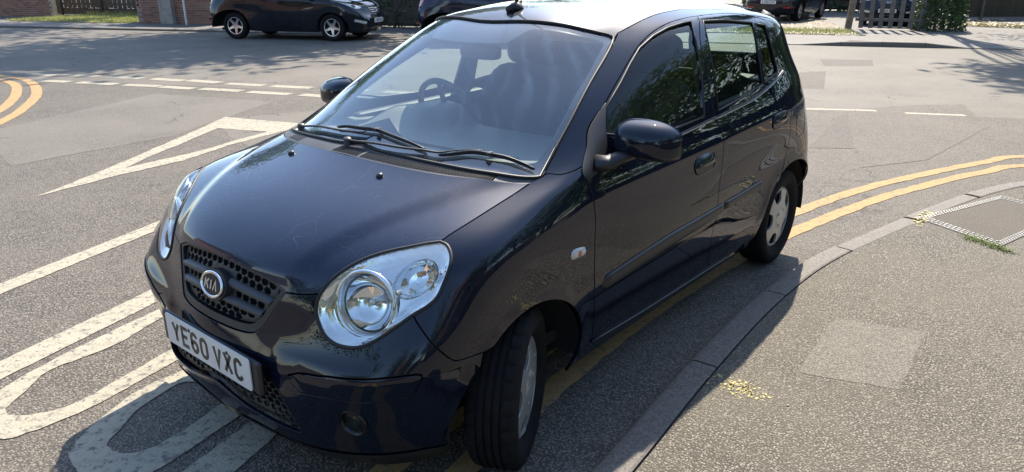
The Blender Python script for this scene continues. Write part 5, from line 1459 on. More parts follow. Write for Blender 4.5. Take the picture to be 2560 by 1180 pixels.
def wiper(pa, pb, sweep):
    w = empty('wiper', parent=kia)
    A = [at(u, v, .013)[0] for i, (u, v) in enumerate(crv(pa, 4))]
    n = len(A); rr = [.008 if i < n*.45 else .008-.0045*min(1, (i-n*.45)/(n*.35)) for i in range(n)]
    m = MB(); m.tube(A, rr, 8, flat=.55, up=(0, 0, 1)); m.build('wiper_arm', M['rubber'], w, smooth=True)
    m = MB(); m.lathe([(.014, -.02), (.015, .006), (.010, .011), (0, .012)], A[0], (0, 0, 1), 16); m.build('wiper_pivot', M['grey_plastic'], w, auto=40)
    Bq = [at(u, v, .007)[0] for u, v in crv(pb, 4)]; nb = len(Bq)
    m = MB(); m.tube(Bq, [.002]+[.004]*(nb-2)+[.002], 6, flat=1.5, up=(0, 0, 1)); m.build('wiper_blade', M['rubber'], w, smooth=True)
    Bs = [at(u, v, .010+.004*math.sin(math.pi*i/(nb-1)))[0] for i, (u, v) in enumerate(crv(pb, 4))]
    m = MB(); m.tube(Bs, [.002+.0025*math.sin(math.pi*i/(nb-1)) for i in range(nb)], 6, up=(0, 0, 1)); m.build('blade_frame', M['plastic'], w, smooth=True)
    mid = Bs[nb//2]; m = MB(); m.box(tuple(mid), (.03, .02, .012), bev=.003); m.build('blade_clip', M['plastic'], w)
wiper(UV['wA_arm'], UV['wA_blade'], 0); wiper(UV['wB_arm'], UV['wB_blade'], 0)
for sd in (1, -1):
    Pw, Nw = at(UV['wash'][0][0]*sd, UV['wash'][0][1])
    m = MB(); m.lathe([(.013, -.002), (.013, .005), (.009, .010), (.0, .011)], Pw, Nw, 12); m.build('washer_jet', M['plastic'], kia, auto=50)
ap = BODY.ev(np.array([0.35]), np.array([13.72]))[0][0]
an = empty('aerial', parent=kia)
m = MB(); m.lathe([(.0, -.003), (.036, -.002), (.034, .010), (.024, .026), (.010, .034)], Vector(ap)+Vector((-.02, 0, 0)), (-.15, 0, 1), 20)
m.tube([Vector(ap)+Vector((.025, 0, .0)), Vector(ap)+Vector((-.05, 0, .036))], [.020, .010], 10, flat=1.0); m.build('aerial_base', M['rubber'], an, smooth=True)
m = MB(); m.tube([Vector(ap)+Vector((-.022, 0, .026)), Vector(ap)+Vector((-.03, 0, .06)), Vector(ap)+Vector((-.14, 0, .42))], [.009, .006, .0035], 8); m.build('aerial_mast', M['rubber'], an, smooth=True)

# cabin
cab = empty('cabin', parent=kia)
# dashboard: top sheet following the windscreen foot, binnacle in front of the driver (right side)
def dash_z(x, y):
    z = .955-.02*smooth01((-x-.25)/.5)
    z += .085*np.exp(-((y+.36)/.17)**4)*smooth01((-x-.28)/.26)*(1-smooth01((-x-.80)/.05))
    return z
xs = np.linspace(-.10, -.80, 36); ys = np.linspace(-.70, .70, 61); V = []; F = []
for x in xs:
    for y in ys:
        lim = .70-.04*0
        xx = x-.16*(abs(y)/.7)**3*(1 if x > -.4 else 1)
        V.append((xx, y*.98, float(dash_z(x, y))))
for i in range(35):
    for j in range(60): F.append((i*61+j, (i+1)*61+j, (i+1)*61+j+1, i*61+j+1))
base_n = len(V)
for j, y in enumerate(ys): V.append((V[35*61+j][0]-.02, y*.98, .55))
for j in range(60): F.append((35*61+j, base_n+j, base_n+j+1, 35*61+j+1))
mesh_obj('dashboard', V, F, M['dash'], cab, True)
m = MB()
for k in range(64): m.box((-.285-.05*(abs(-.46+k*.0145)/.6)**2*2, -.46+k*.0145, .956), (.030, .0045, .006), rz=.0)
m.box((-.30, 0, .951), (.04, .94, .004)); m.build('demist_vent', M['dark'], cab)
# steering wheel
sw = empty('steering_wheel', parent=cab); axs = Vector((-1, 0, .42)).normalized(); cs = Vector((-.83, -.36, .955))
a_ = axs.cross(Vector((0, 0, 1))).normalized(); b_ = axs.cross(a_)
m = MB(); m.loop_tube([cs+(a_*math.cos(t)+b_*math.sin(t))*.178 for t in np.linspace(0, 2*math.pi, 48, endpoint=False)], .015, 10); m.build('wheel_rim', M['plastic'], sw, smooth=True)
m = MB(); m.lathe([(0, .03), (.06, .025), (.075, 0), (.05, -.03)], cs-axs*.02, axs, 24); m.build('wheel_hub', M['plastic'], sw, smooth=True)
m = MB()
for t in (0, math.pi, -math.pi/2): m.tube([cs-axs*.01, cs+(a_*math.cos(t)+b_*math.sin(t))*.172], [.022, .013], 8, flat=.5)
m.build('wheel_spokes', M['plastic'], sw, smooth=True)
# seats
def soft(c, d, e=.45, n=20, mm=12, rot=None):
    V = []; F = []
    sp = lambda t, k: math.copysign(abs(t)**k, t)
    for i in range(mm+1):
        ph = -math.pi/2+math.pi*i/mm
        for j in range(n):
            th = 2*math.pi*j/n
            p = Vector((d[0]/2*sp(math.cos(ph), e)*sp(math.cos(th), e), d[1]/2*sp(math.cos(ph), e)*sp(math.sin(th), e), d[2]/2*sp(math.sin(ph), e)))
            if rot is not None: p = rot @ p
            V.append(p+Vector(c))
    for i in range(mm):
        for j in range(n): F.append((i*n+j, i*n+(j+1) % n, (i+1)*n+(j+1) % n, (i+1)*n+j))
    return V, F
for y0, xo in ((.36, 0), (-.36, .04)):
    se = empty('front_seat', parent=cab); R = Matrix.Rotation(rad(-16), 3, 'Y')
    m = MB(); m.add(*soft((-1.05+xo, y0, .50), (.55, .50, .20))); m.build('seat_cushion', M['fabric'], se, smooth=True)
    m = MB(); m.add(*soft((-1.395+xo, y0, .81), (.17, .50, .68), .5, rot=R)); m.build('seat_back', M['fabric'], se, smooth=True)
    m = MB(); m.add(*soft((-1.50+xo, y0, 1.235), (.11, .27, .21), .6, rot=R)); m.build('head_restraint', M['fabric'], se, smooth=True)
    m = MB()
    for dy in (-.065, .065): m.tube([(-1.475+xo, y0+dy, 1.09), (-1.492+xo, y0+dy, 1.17)], .006, 8)
    m.build('restraint_rod', M['chrome'], se)
rs = empty('rear_seat', parent=cab); R = Matrix.Rotation(rad(-20), 3, 'Y')
m = MB(); m.add(*soft((-2.0, 0, .52), (.50, 1.2, .2), .4)); m.build('seat_cushion', M['fabric'], rs, smooth=True)
m = MB(); m.add(*soft((-2.27, 0, .78), (.15, 1.2, .60), .35, rot=R)); m.build('seat_back', M['fabric'], rs, smooth=True)
for y0 in (.33, -.33):
    m = MB(); m.add(*soft((-2.36, y0, 1.10), (.09, .24, .12), .6, rot=R)); m.build('head_restraint', M['fabric'], rs, smooth=True)
m = MB(); m.box((-1.4, 0, .30), (2.4, 1.3, .05)); m.build('cabin_floor', M['trim'], cab)
m = MB(); m.box((-2.52, 0, 1.02), (.26, 1.15, .03), bev=.01); m.build('parcel_shelf', M['trim'], cab)
for sd in (1, -1):
    m = MB(); 
    for (xa, xb, zt) in ((-.50, -1.40, .985), (-1.48, -2.10, 1.03)):
        m.box(((xa+xb)/2, .665*sd, zt-.05), (abs(xa-xb), .07, .09), bev=.02, rot=Matrix.Rotation(rad(3 if xa < -1.4 else 1.5), 3, 'Y'))
    m.build('door_card_top', M['trim'], cab)
    m = MB(); pb = crv(UV['bpillar'], 3); pts = inslide(EV, pb+[np.array((8.7, 7.0))], -.035)*np.array([1, sd, 1]); m.tube(pts, .036, 8, flat=.6, up=(0, sd, 0)); m.build('pillar_trim', M['trim'], cab, smooth=True)
    pts = inslide(EV, crv(UV['ws_side'], 3), -.035)*np.array([1, sd, 1]); m = MB(); m.tube(pts, .026, 8); m.build('pillar_trim', M['trim'], cab, smooth=True)
    pts = inslide(EV, [(u, 13.65) for u in np.linspace(5, 12.6, 16)], -.04)*np.array([1, sd, 1]); m = MB(); m.tube(pts, .03, 8); m.build('pillar_trim', M['trim'], cab, smooth=True)
    pts = inslide(EV, [(12.1, v) for v in np.linspace(9, 13.4, 10)], -.05)*np.array([1, sd, 1]); m = MB(); m.tube(pts, .075, 8, flat=.5, up=(0, sd, 0)); m.build('pillar_trim', M['trim'], cab, smooth=True)
u_, v_ = np.meshgrid(np.linspace(0, 15, 46), np.linspace(13.5, 16, 12)); Pq, Nq = BODY.ev(u_, v_); Pq = Pq.copy(); Pq[..., 2] -= .032
V = np.concatenate([Pq.reshape(-1, 3), (Pq*np.array([1, -1, 1])).reshape(-1, 3)]); F = []
for i in range(11):
    for j in range(45):
        q = (i*46+j, i*46+j+1, (i+1)*46+j+1, (i+1)*46+j); F += [q, tuple(x+46*12 for x in q)]
mesh_obj('headliner', V, F, M['headliner'], cab, True)
m = MB(); m.add(*soft((-.66, 0, 1.285), (.04, .22, .065), .5)); m.tube([(-.66, 0, 1.30), (-.63, 0, 1.36)], .01); m.build('rear_view_mirror', M['plastic'], cab, smooth=True)
for y0 in (-.34, .34):
    m = MB(); m.box((-.97, y0*.9, 1.352), (.13, .34, .012), bev=.007, rot=Matrix.Rotation(rad(22), 3, 'Y')); m.build('sun_visor', M['headliner'], cab)


# ---------------------------------------------------------------- vegetation helpers
M['leaf'] = foliage_mat('tree_leaves', (.03, .065, .014), (.08, .15, .03))
M['hedge_leaf'] = foliage_mat('hedge_leaves', (.018, .038, .014), (.045, .075, .028), .12)
M['dry_leaf'] = foliage_mat('dry_leaves', (.20, .15, .07), (.42, .32, .16), .2)
M['grass'] = foliage_mat('grass_blades', (.20, .20, .07), (.42, .38, .16), .25)
M['bark'] = simple('bark', (.09, .07, .055), .9, bump=(25, .8, .02), var=.3)
def leaf_cloud(pts, size, seed, droop=.3):
    r = random.Random(seed); V = []; F = []
    for p in pts:
        s_ = size*r.uniform(.6, 1.4); a = Vector((r.gauss(0, 1), r.gauss(0, 1), r.gauss(0, .7))).normalized(); b = a.cross(Vector((r.gauss(0, 1), r.gauss(0, 1), r.gauss(0, 1)))).normalized()
        c = Vector(p); k = len(V)
        V += [c-a*s_, c-b*s_*.45+a*s_*.05, c+a*s_*.9, c+b*s_*.45+a*s_*.05]; F.append((k, k+1, k+2, k+3))
    return V, F
def tree(name, label, x, y, h, rads, off=(0, 0), trunk=.16, n=5200, size=.085, seed=1, base=0.0, group='street trees', clumps=26, zc=.68):
    r = random.Random(seed); root = empty(name, (x, y, base)); tag(root, label, 'tree', group)
    m = MB(); rx, ry, rz_ = rads; C_ = Vector((off[0], off[1], h*zc))
    m.tube([(0, 0, -.1), (.02, 0, h*.2), (.05*r.uniform(-1, 1), .08, h*.42), (.1*r.uniform(-1, 1), .1, h*.7)], [trunk*1.25, trunk, trunk*.8, trunk*.35], 10)
    cl = []
    for k in range(clumps):
        while True:
            d = Vector((r.uniform(-1, 1), r.uniform(-1, 1), r.uniform(-1, 1)))
            if .35 < d.length < 1: break
        c = C_+Vector((d.x*rx, d.y*ry, d.z*rz_)); cl.append(c)
        st_ = Vector((0, .05, h*r.uniform(.3, .55))); mid_ = st_.lerp(c, .5)+Vector((r.uniform(-.2, .2), r.uniform(-.2, .2), .25))
        m.tube([st_, mid_, c], [trunk*.38, trunk*.2, .012], 6)
    m.build('trunk', M['bark'], root, smooth=True)
    P = []
    for k in range(n):
        c = cl[r.randrange(len(cl))]; q = Vector((r.gauss(0, 1), r.gauss(0, 1), r.gauss(0, .75)))
        P.append(c+q*(.23*(rx+ry+rz_)/3))
    V, F = leaf_cloud(P, size, seed)
    mesh_obj('crown', V, F, M['leaf'], root)
    return root
def bush(name, label, pts_fn, n, size, seed, mat, cat='bush', group=None, stem=None, loc=(0, 0, 0)):
    r = random.Random(seed); root = empty(name, loc); tag(root, label, cat, group)
    V, F = leaf_cloud([pts_fn(r) for _ in range(n)], size, seed); mesh_obj('foliage', V, F, mat, root)
    m = MB()
    for k in range(7):
        p = Vector(pts_fn(r)); m.tube([(p.x*.6, p.y*.6, 0), (p.x*.8, p.y*.8, p.z*.5), p], [.025, .015, .006], 5)
    m.build('stem', M['bark'], root)
    return root
# trees beyond the main road whose shade falls on it
tree('tree', 'broad leafy tree behind the dark hatchback, shading it', *st(21.6, -8.8), 12.4, (3.9, 4.1, 2.2), seed=3, n=13000, size=.19, clumps=54, zc=.73)
tree('tree', 'leafy tree standing behind the boarded fence at the far left', *st(24.9, -18.4), 13.6, (4.2, 4.2, 2.0), off=(1.2, .6), seed=5, n=5200, size=.17, clumps=34, zc=.76)
tree('tree', 'tree growing beside the lap fence at the far right', *st(24.6, 8.5), 13.5, (2.6, 2.8, 1.7), off=(3.2, 2.2), seed=8, n=5600, size=.16, clumps=17, zc=.8)
tree('tree', 'tall tree further along behind the lap fence', *st(25.5, 13.2), 9.5, (3.2, 3.4, 2.2), seed=9, n=4200, size=.12)
tree('tree', 'tree over the gravel drive behind the parked car', *st(31, -4.5), 8, (3.0, 3.0, 2.2), seed=12, n=3600, size=.12)
tree('tree', 'tall full-crowned tree beyond the lap fence, nearest the gate', *st(24.5, 20), 14, (3.6, 4.2, 5.5), seed=71, n=7000, size=.2, base=.03, group='tall trees up the main road', zc=.5, clumps=40)
tree('tree', 'tall full-crowned tree up the main road, second from the gate', *st(22.5, 27), 14, (3.6, 4.4, 5.6), seed=72, n=7000, size=.2, base=.03, group='tall trees up the main road', zc=.5, clumps=40)
tree('tree', 'tall full-crowned tree up the main road, third from the gate', *st(22.0, 35), 15, (4, 4.8, 6), seed=73, n=7000, size=.22, base=.03, group='tall trees up the main road', zc=.5, clumps=40)
tree('tree', 'dense tree at the top of the side road, right', 15.5, 11, 9, (3.2, 3.4, 3.6), seed=74, n=5200, size=.16, base=KH, group='garden trees', zc=.5)
tree('tree', 'dense tree at the top of the side road, left', 17.5, -4.5, 9, (3.2, 3.4, 3.6), seed=75, n=5200, size=.16, base=0, group='garden trees', zc=.5)
tree('tree', 'dense tree at the corner of the main road', -17, 14.0, 9.5, (3.0, 3.0, 3.2), seed=27, n=5200, size=.13, base=.05, group='garden trees', zc=.52)
tree('tree', 'second dense tree at the corner of the main road', -22, 18.5, 9.5, (3.2, 3.2, 3.2), seed=28, n=5200, size=.13, base=.05, group='garden trees', zc=.52)
# gardens on the camera's side, seen as reflections in the paint
tree('tree', 'garden tree behind the near hedge', 4.5, 9.5, 6.5, (2.4, 2.2, 2.3), seed=21, n=4600, size=.11, base=KH, group='garden trees', zc=.55)
tree('tree', 'second garden tree behind the near hedge', -2.6, 9.6, 8.0, (2.9, 2.4, 3.0), seed=22, n=5400, size=.12, base=KH, group='garden trees', zc=.52)
tree('tree', 'garden tree at the head of the side road', 13.5, 4.0, 7.5, (2.6, 2.6, 2.2), seed=23, n=3600, size=.10, group='garden trees', base=KH)
tree('tree', 'tree across the side road behind the left pavement', 9.0, -12.0, 7.5, (2.8, 2.8, 2.3), seed=24, n=3600, size=.10, group='garden trees')
tree('tree', 'large dense tree behind the hedge, nearest the junction', -12.5, 9.6, 9.5, (3.0, 2.6, 3.0), seed=25, n=5200, size=.12, base=KH, group='garden trees', zc=.55)
tree('tree', 'large dense tree behind the hedge, second from the junction', -7.6, 9.0, 9.0, (2.8, 2.5, 3.0), seed=26, n=5200, size=.12, base=KH, group='garden trees', zc=.55)
def hb(L, W, H):
    def f(r):
        x = r.uniform(-L/2, L/2); e = r.random(); y = (W/2 if r.random() < .5 else -W/2)*(1-.15*r.random()**2) if e < .7 else r.uniform(-W/2, W/2)
        z = r.uniform(.02, H) if e < .7 else H*(1-.06*r.random()); return (x, y+.06*math.sin(x*3.1), z+.05*math.sin(x*2.3))
    return f
for (x, y, L, rz, sd, lb_) in ((-1.5, 6.2, 9.0, .08, 31, 'clipped green hedge along the back of the near pavement'), (8.2, 6.9, 8.5, .06, 32, 'clipped green hedge further along the near pavement')):
    o = bush('hedge', lb_, hb(L, .8, 1.25), 5200, .05, sd, M['hedge_leaf'], 'hedge', 'near hedges', loc=(x, y, KH)); o.rotation_euler.z = rz
    m = MB(); m.box((0, 0, .6), (L*.98, .5, 1.1), bev=.1); m.build('hedge_core', M['bark'], o)

for (s_, t_, L, H, sd, lb_) in ((21, 31, 24, 3.2, 63, 'roadside hedge running up the main road'), (-16.5, -6, 20, 3.6, 64, 'tall hedge across the top of the side road'), (34, 12, 17, 5.2, 61, 'tall evergreen hedge closing the gardens beyond the lap fence'), (36, 30, 18, 5.5, 62, 'tall evergreen hedge further along the main road')):
    o = bush('hedge', lb_, hb(L, 1.6, H), 6500, .16, sd, M['hedge_leaf'], 'hedge', 'tall hedges', loc=st(s_, t_, .0)); o.rotation_euler.z = HEAD
    m = MB(); m.box((0, 0, H*.48), (L*.97, 1.0, H*.92), bev=.2); m.build('hedge_core', M['bark'], o)

# ---------------------------------------------------------------- bricks, fences, walls
def brick_mat():
    t = NT('red_brick'); b = t.b; co = t.co('Object'); oi = t.n('ShaderNodeObjectInfo')
    c = t.ramp(oi.outputs['Random'], [(0, (.16, .07, .045)), (.4, (.26, .11, .07)), (.75, (.32, .15, .09)), (1, (.20, .12, .09))])
    c = t.mix(t.val(t.noise(co, 25, 4), .4, .75, 0, .5), c, (.12, .09, .07)); t.l(c, b.inputs['Base Color']); b.inputs['Roughness'].default_value = .9
    t.bump(t.noise(co, 60, 3), .5, .004); return t.m
M['brick'] = brick_mat(); M['mortar'] = simple('mortar', (.30, .27, .23), .95, bump=(60, .5, .004), var=.2)
M['wood'] = simple('weathered_wood', (.16, .12, .085), .85, bump=(30, .6, .004), var=.35)
M['wood_grey'] = simple('grey_timber', (.13, .115, .10), .85, bump=(30, .6, .004), var=.3)
M['wood_dark'] = simple('dark_boards', (.075, .06, .045), .85, bump=(30, .6, .004), var=.35)
bk_mesh = MB().box((0, 0, 0), (.212, .104, .062), bev=.005).build('brick', M['brick'])
bkm = bk_mesh.data; bpy.data.objects.remove(bk_mesh)
rbk = random.Random(11)
def brick_wall(label, p0, p1, h, low=.80, thick=.215, group='garden walls', base=.03, cap=True):
    p0 = Vector((*p0, base)); p1 = Vector((*p1, base)); d = (p1-p0); L = d.length; ang = math.atan2(d.y, d.x)
    root = empty('brick_wall', p0, ang); tag(root, label, 'wall', group)
    m = MB(); m.box((L/2, 0, h/2), (L, thick-.012, h)); m.build('mortar_core', M['mortar'], root)
    rows = int(low/.075); n = 0
    for r in range(rows):
        k = 0; x = .11-(.1125 if r % 2 else 0)
        while x < L:
            if x > .02 and n < 290:
                o = bpy.data.objects.new('brick', bkm); COL.objects.link(o); o.parent = root; o.location = (x, BR_SIDE*(thick/2-.049)+rbk.uniform(-.002, .002), .040+r*.075); o.rotation_euler = (0, 0, rbk.uniform(-.01, .01)); n += 1
            x += .225
    # courses above the ones in view
    m = MB(); r = rows
    while r*.075+.1 < h:
        x = .11-(.1125 if r % 2 else 0)
        while x < L: m.box((min(max(x, .05), L-.05), BR_SIDE*(thick/2-.049), .040+r*.075), (.212, .104, .062)); x += .225
        r += 1
    o = m.build('upper_bricks', M['brick'], root); o['kind'] = 'stuff'
    if cap: m = MB(); m.box((L/2, 0, h+.03), (L+.04, thick+.06, .06), bev=.01); m.build('coping', M['mortar'], root)
    return root
BR_SIDE = 1
# far-left garden: wall, end pier, recessed close-boarded fence with verge, wall piers again
brick_wall('red brick garden wall at the far left corner of the view', st(20.95, -21.35), st(20.95, -26.5), 1.6)
brick_wall('red brick return wall beside the dark hatchback', st(18.95, -13.2), st(18.95, -16.05), 1.7)
BR_SIDE = 1
brick_wall('short brick end wall joining the verge and the boarded fence', st(18.95, -16.15), st(22.4, -16.15), 1.7, low=.5)
m = MB(); m.box((0, 0, .9), (.46, .46, 1.8), bev=.01); m.box((0, 0, 1.84), (.54, .54, .08), bev=.01); o = m.build('gate_pier', M['mortar']); o.location = st(18.9, -15.0, .03); o.rotation_euler.z = HEAD; tag(o, 'rendered gate pier standing in the brick wall near the hatchback', 'pier')
m = MB(); m.tube([(0, 0, 0), (0, 0, 1.1)], .035, 10); o = m.build('white_pipe', M['clear_white']); o.location = st(18.55, -14.2, .03); tag(o, 'slim white pipe against the brick wall', 'pipe')
def slat_fence(label, s_, t0, t1, h, pitch, w, mat, zb=.25, group='boarded fences', base=.03, lean=.01):
    root = empty('wooden_fence', st(s_, t0, base), HEAD); tag(root, label, 'fence', group); L = t1-t0; r = random.Random(int(L*7))
    sm = MB().box((0, 0, (h+zb)/2), (w, .018, h-zb), bev=.003).build('slat', mat); me = sm.data; bpy.data.objects.remove(sm)
    for k in range(int(L/pitch)):
        o = bpy.data.objects.new('slat', me); COL.objects.link(o); o.parent = root; o.location = ((k+.5)*pitch, -.035+(.010 if k % 2 else 0), r.uniform(-.015, .015)); o.rotation_euler = (0, r.uniform(-lean, lean), r.uniform(-.04, .04))
    for z in (.40, h*.6, h-.2): m = MB(); m.box((L/2, .01, z), (L, .05, .07)); m.build('rail', mat, root)
    m = MB(); m.box((L/2, -.01, .13), (L, .03, .24)); m.build('gravel_board', M['wood_dark'], root)
    k = 0
    while k <= L+.01: m = MB(); m.box((k, -.06, h/2), (.09, .09, h+.1), bev=.006); m.build('post', mat, root); k += 1.83
    return root
slat_fence('close-boarded wooden fence behind the grass verge at the left', 22.6, -24.4, -16.4, 1.6, .102, .092, M['wood_dark'])
# hedge between the hatchback and the next car
o = bush('hedge', 'dark overgrown hedge behind the bonnet of the dark hatchback', hb(8.0, 1.0, 2.0), 5600, .07, 41, M['hedge_leaf'], 'hedge', loc=st(19.2, -8.2, .03)); o.rotation_euler.z = HEAD
m = MB(); m.box((0, 0, .95), (7.8, .6, 1.8), bev=.1); m.build('hedge_core', M['bark'], o)
# ---- far pavement with dropped and raised kerb
def kz(t): return .025+.095*float(smooth01((t-4.3)/.7)*(1-smooth01((t-6.5)/.8)))+.035*float(1-smooth01((t+12)/2.0))
fk = tag(empty('far_kerb', (0, 0, 0)), kind='structure')
for k in range(62):
    t0 = -30+k*.915
    V = []; F = []
    for tt in (t0+.004, t0+.911):
        z = kz(tt); V += [st(16.4, tt, -.05), st(16.4, tt, z-.01), st(16.42, tt, z), st(16.525, tt, z), st(16.525, tt, -.05)]
    F = [(i, i+5, i+6, i+1) for i in range(4)]+[(0, 1, 2, 3, 4), (9, 8, 7, 6, 5)]
    mesh_obj('kerb_stone', V, F, M['kerb'], fk)
V = []; F = []; S_ = [16.53, 17.0, 17.6, 18.6, 20, 24, 34, 60]; T_ = [-60]+list(np.arange(-30, 28, .5))+[60]
for t_ in T_:
    for s_ in S_: V.append(st(s_, t_, (kz(t_)-.003)*(1-float(smooth01((s_-16.6)/1.2)))+.028*float(smooth01((s_-16.6)/1.2))))
n = len(S_)
for i in range(len(T_)-1):
    for j in range(n-1): F.append((i*n+j, i*n+j+1, (i+1)*n+j+1, (i+1)*n+j))
o = mesh_obj('far_pavement', V, F, M['far_pave']); o['kind'] = 'structure'
# verge at the left, gravel drive and leaf litter on the right
M['soil'] = asphalt_mat('dry_turf', mean=(.30, .29, .10), light=(.45, .40, .20), dark=(.15, .16, .05), scale=40, bump=.8)
M['gravel'] = asphalt_mat('gravel', mean=(.33, .27, .21), light=(.62, .54, .44), dark=(.10, .08, .06), scale=26, bump=1.0)
o = sheet('grass_verge', [st(18.7, -21.2), st(22.5, -21.6), st(22.5, -16.3), st(18.75, -16.3), st(18.6, -17.5)], .045, M['soil'], rag=.03, dens=.2)
rg = random.Random(17); V = []; F = []
for k in range(9000):
    s_, t_ = rg.uniform(18.7, 22.5), rg.uniform(-21.3, -16.3); p = Vector(st(s_, t_, .045)); a = rg.uniform(0, 6.28); h_ = rg.uniform(.03, .09)*(2.2 if s_ > 22.1 else 1); w_ = .012; q = Vector((math.cos(a), math.sin(a), 0)); n_ = len(V)
    V += [p-q*w_, p+q*w_, p+Vector((-q.y, q.x, 0))*h_*.4+Vector((0, 0, h_))]; F.append((n_, n_+1, n_+2))
tag(mesh_obj('grass', V, F, M['grass']), kind='stuff')
o = sheet('gravel_drive', [st(19.3, -1.5), st(32, -1.5), st(32, 6.0), st(21.0, 6.0), st(19.6, 5.2)], .05, M['gravel'], rag=.05, dens=.25)
V = []; F = []
for k in range(5200):
    s_, t_ = rg.uniform(19.4, 26), rg.uniform(-1.4, 6.0)
    if rg.random() > .55: s_ = rg.uniform(19.3, 20.6)
    p = Vector(st(s_, t_, .055)); r_ = rg.uniform(.01, .028); a = rg.uniform(0, 6); n_ = len(V); tilt = rg.uniform(0, .02)
    V += [p+Vector((r_*math.cos(a), r_*math.sin(a), tilt)), p+Vector((-r_*math.sin(a), r_*math.cos(a), 0)), p+Vector((-r_*math.cos(a), -r_*math.sin(a), tilt*.5)), p+Vector((r_*math.sin(a)*.6, -r_*math.cos(a), .012))]; F.append((n_, n_+1, n_+2, n_+3))
tag(mesh_obj('pebbles', V, F, M['dry_leaf']), kind='stuff')
V = []; F = []
for k in range(2600):
    s_, t_ = rg.gauss(20.4, .5), rg.uniform(2.2, 5.8); p = Vector(st(s_, t_, .045)); a = rg.uniform(0, 6.28); h_ = rg.uniform(.03, .12); q = Vector((math.cos(a), math.sin(a), 0)); n_ = len(V)
    V += [p-q*.01, p+q*.01, p+Vector((-q.y, q.x, 0))*h_*.5+Vector((0, 0, h_))]; F.append((n_, n_+1, n_+2))
tag(mesh_obj('grass', V, F, M['grass']), kind='stuff')
m = MB(); m.box((0, 0, .05), (1.9, .10, .10), bev=.01); o = m.build('timber_edging', M['wood_grey']); o.location = st(21.3, 3.1, .05); o.rotation_euler.z = HEAD+1.15; tag(o, 'pale timber edging beam lying beside the gravel drive', 'timber beam')
# gate post and picket fence
px = st(21.75, 5.95)
m = MB(); m.box((0, 0, 1.15), (.17, .17, 2.35), bev=.01); o = m.build('gate_post', M['wood']); o.location = (*px, .03); o.rotation_euler = (0, rad(2.5), HEAD); tag(o, 'thick brown timber gate post at the end of the picket fence', 'post')
pf = empty('picket_fence', st(22.0, 6.25, .03), HEAD-.12); tag(pf, 'grey picket fence with wide gaps in front of a parked car', 'fence')
pm = MB().box((0, 0, .97), (.125, .022, 1.86), bev=.004).build('picket', M['wood_grey']); pme = pm.data; bpy.data.objects.remove(pm)
for k in range(7):
    o = bpy.data.objects.new('picket', pme); COL.objects.link(o); o.parent = pf; o.location = (.10+k*.265, 0, 0); o.rotation_euler = (0, rad(-3+k*.6), 0)
for z in (.28, 1.6): m = MB(); m.box((.9, .03, z), (1.95, .04, .08)); m.build('rail', M['wood_grey'], pf)
m = MB(); m.box((1.45, .035, .20), (.09, .09, .30)); m.build('fence_foot', M['wood'], pf)
V = []; F = []
def bsh(rx, ry, h):
    def f(r):
        while True:
            d = Vector((r.uniform(-1, 1), r.uniform(-1, 1), r.uniform(0, 1)))
            if .5 < Vector((d.x, d.y, d.z*.8)).length < 1: return (d.x*rx, d.y*ry, d.z*h)
    return f
bush('ivy_bush', 'dense dark ivy bush smothering the end of the picket fence', bsh(.95, .75, 1.7), 5200, .055, 51, M['hedge_leaf'], 'bush', loc=st(22.3, 8.55, .03))
bush('shrub', 'straggly shrub in front of the lap fence at the far right', bsh(1.2, .6, 1.3), 2400, .06, 52, M['hedge_leaf'], 'bush', loc=st(25.3, 13.3, .03))
# lap-panel fence
lf = empty('lap_fence', st(27.3, 8.3, .03), HEAD+.33); tag(lf, 'overlapping horizontal board fence behind the litter of dry leaves', 'fence', 'boarded fences')
bmsh = MB().box((0, 0, 0), (1.76, .02, .135), bev=.003, rot=Matrix.Rotation(rad(9), 3, 'X')).build('board', M['wood_dark']); bme = bmsh.data; bpy.data.objects.remove(bmsh)
for pn in range(5):
    for k in range(12):
        o = bpy.data.objects.new('board', bme); COL.objects.link(o); o.parent = lf; o.location = (.92+pn*1.84, (.004 if k % 2 else 0), .16+k*.115)
    m = MB(); m.box((pn*1.84, 0, .8), (.10, .10, 1.7), bev=.006); m.build('post', M['wood_grey'], lf)
V = []; F = []
for k in range(5200):
    t_ = rg.uniform(8.6, 17); s_ = 24.6-.35*(t_-8.6)+abs(rg.gauss(0, .55)); p = Vector(st(s_, t_, .04+abs(rg.gauss(0, .05)))); r_ = rg.uniform(.02, .05); a = rg.uniform(0, 6); n_ = len(V)
    V += [p+Vector((r_*math.cos(a), r_*math.sin(a), rg.uniform(0, .03))), p+Vector((-r_*.5*math.sin(a), r_*.5*math.cos(a), 0)), p-Vector((r_*math.cos(a), r_*math.sin(a), -rg.uniform(0, .02))), p+Vector((r_*.5*math.sin(a), -r_*.5*math.cos(a), .02))]; F.append((n_, n_+1, n_+2, n_+3))
tag(mesh_obj('leaf_litter', V, F, M['dry_leaf']), kind='stuff')
# wheelie bin
wb_ = empty('wheelie_bin', st(26.6, 5.2, .03), 1.2); tag(wb_, 'dark wheelie bin standing behind the gate post', 'bin')
m = MB(); m.add([(x*(.22+.05*k), y*(.26+.05*k), .06+.9*k) for k in (0, 1) for x, y in ((-1, -1), (1, -1), (1, 1), (-1, 1))], [(0, 1, 5, 4), (1, 2, 6, 5), (2, 3, 7, 6), (3, 0, 4, 7), (3, 2, 1, 0)]); m.build('bin_body', M['plastic'], wb_)
m = MB(); m.box((0, 0, .99), (.58, .66, .06), bev=.02, rot=Matrix.Rotation(.08, 3, 'Y')); m.build('bin_lid', M['plastic'], wb_)
for y in (-.27, .27): m = MB(); m.lathe([(0, -.03), (.10, -.03), (.10, .03), (0, .03)], (-.2, y, .10), (0, 1, 0), 16); m.build('bin_wheel', M['rubber'], wb_)

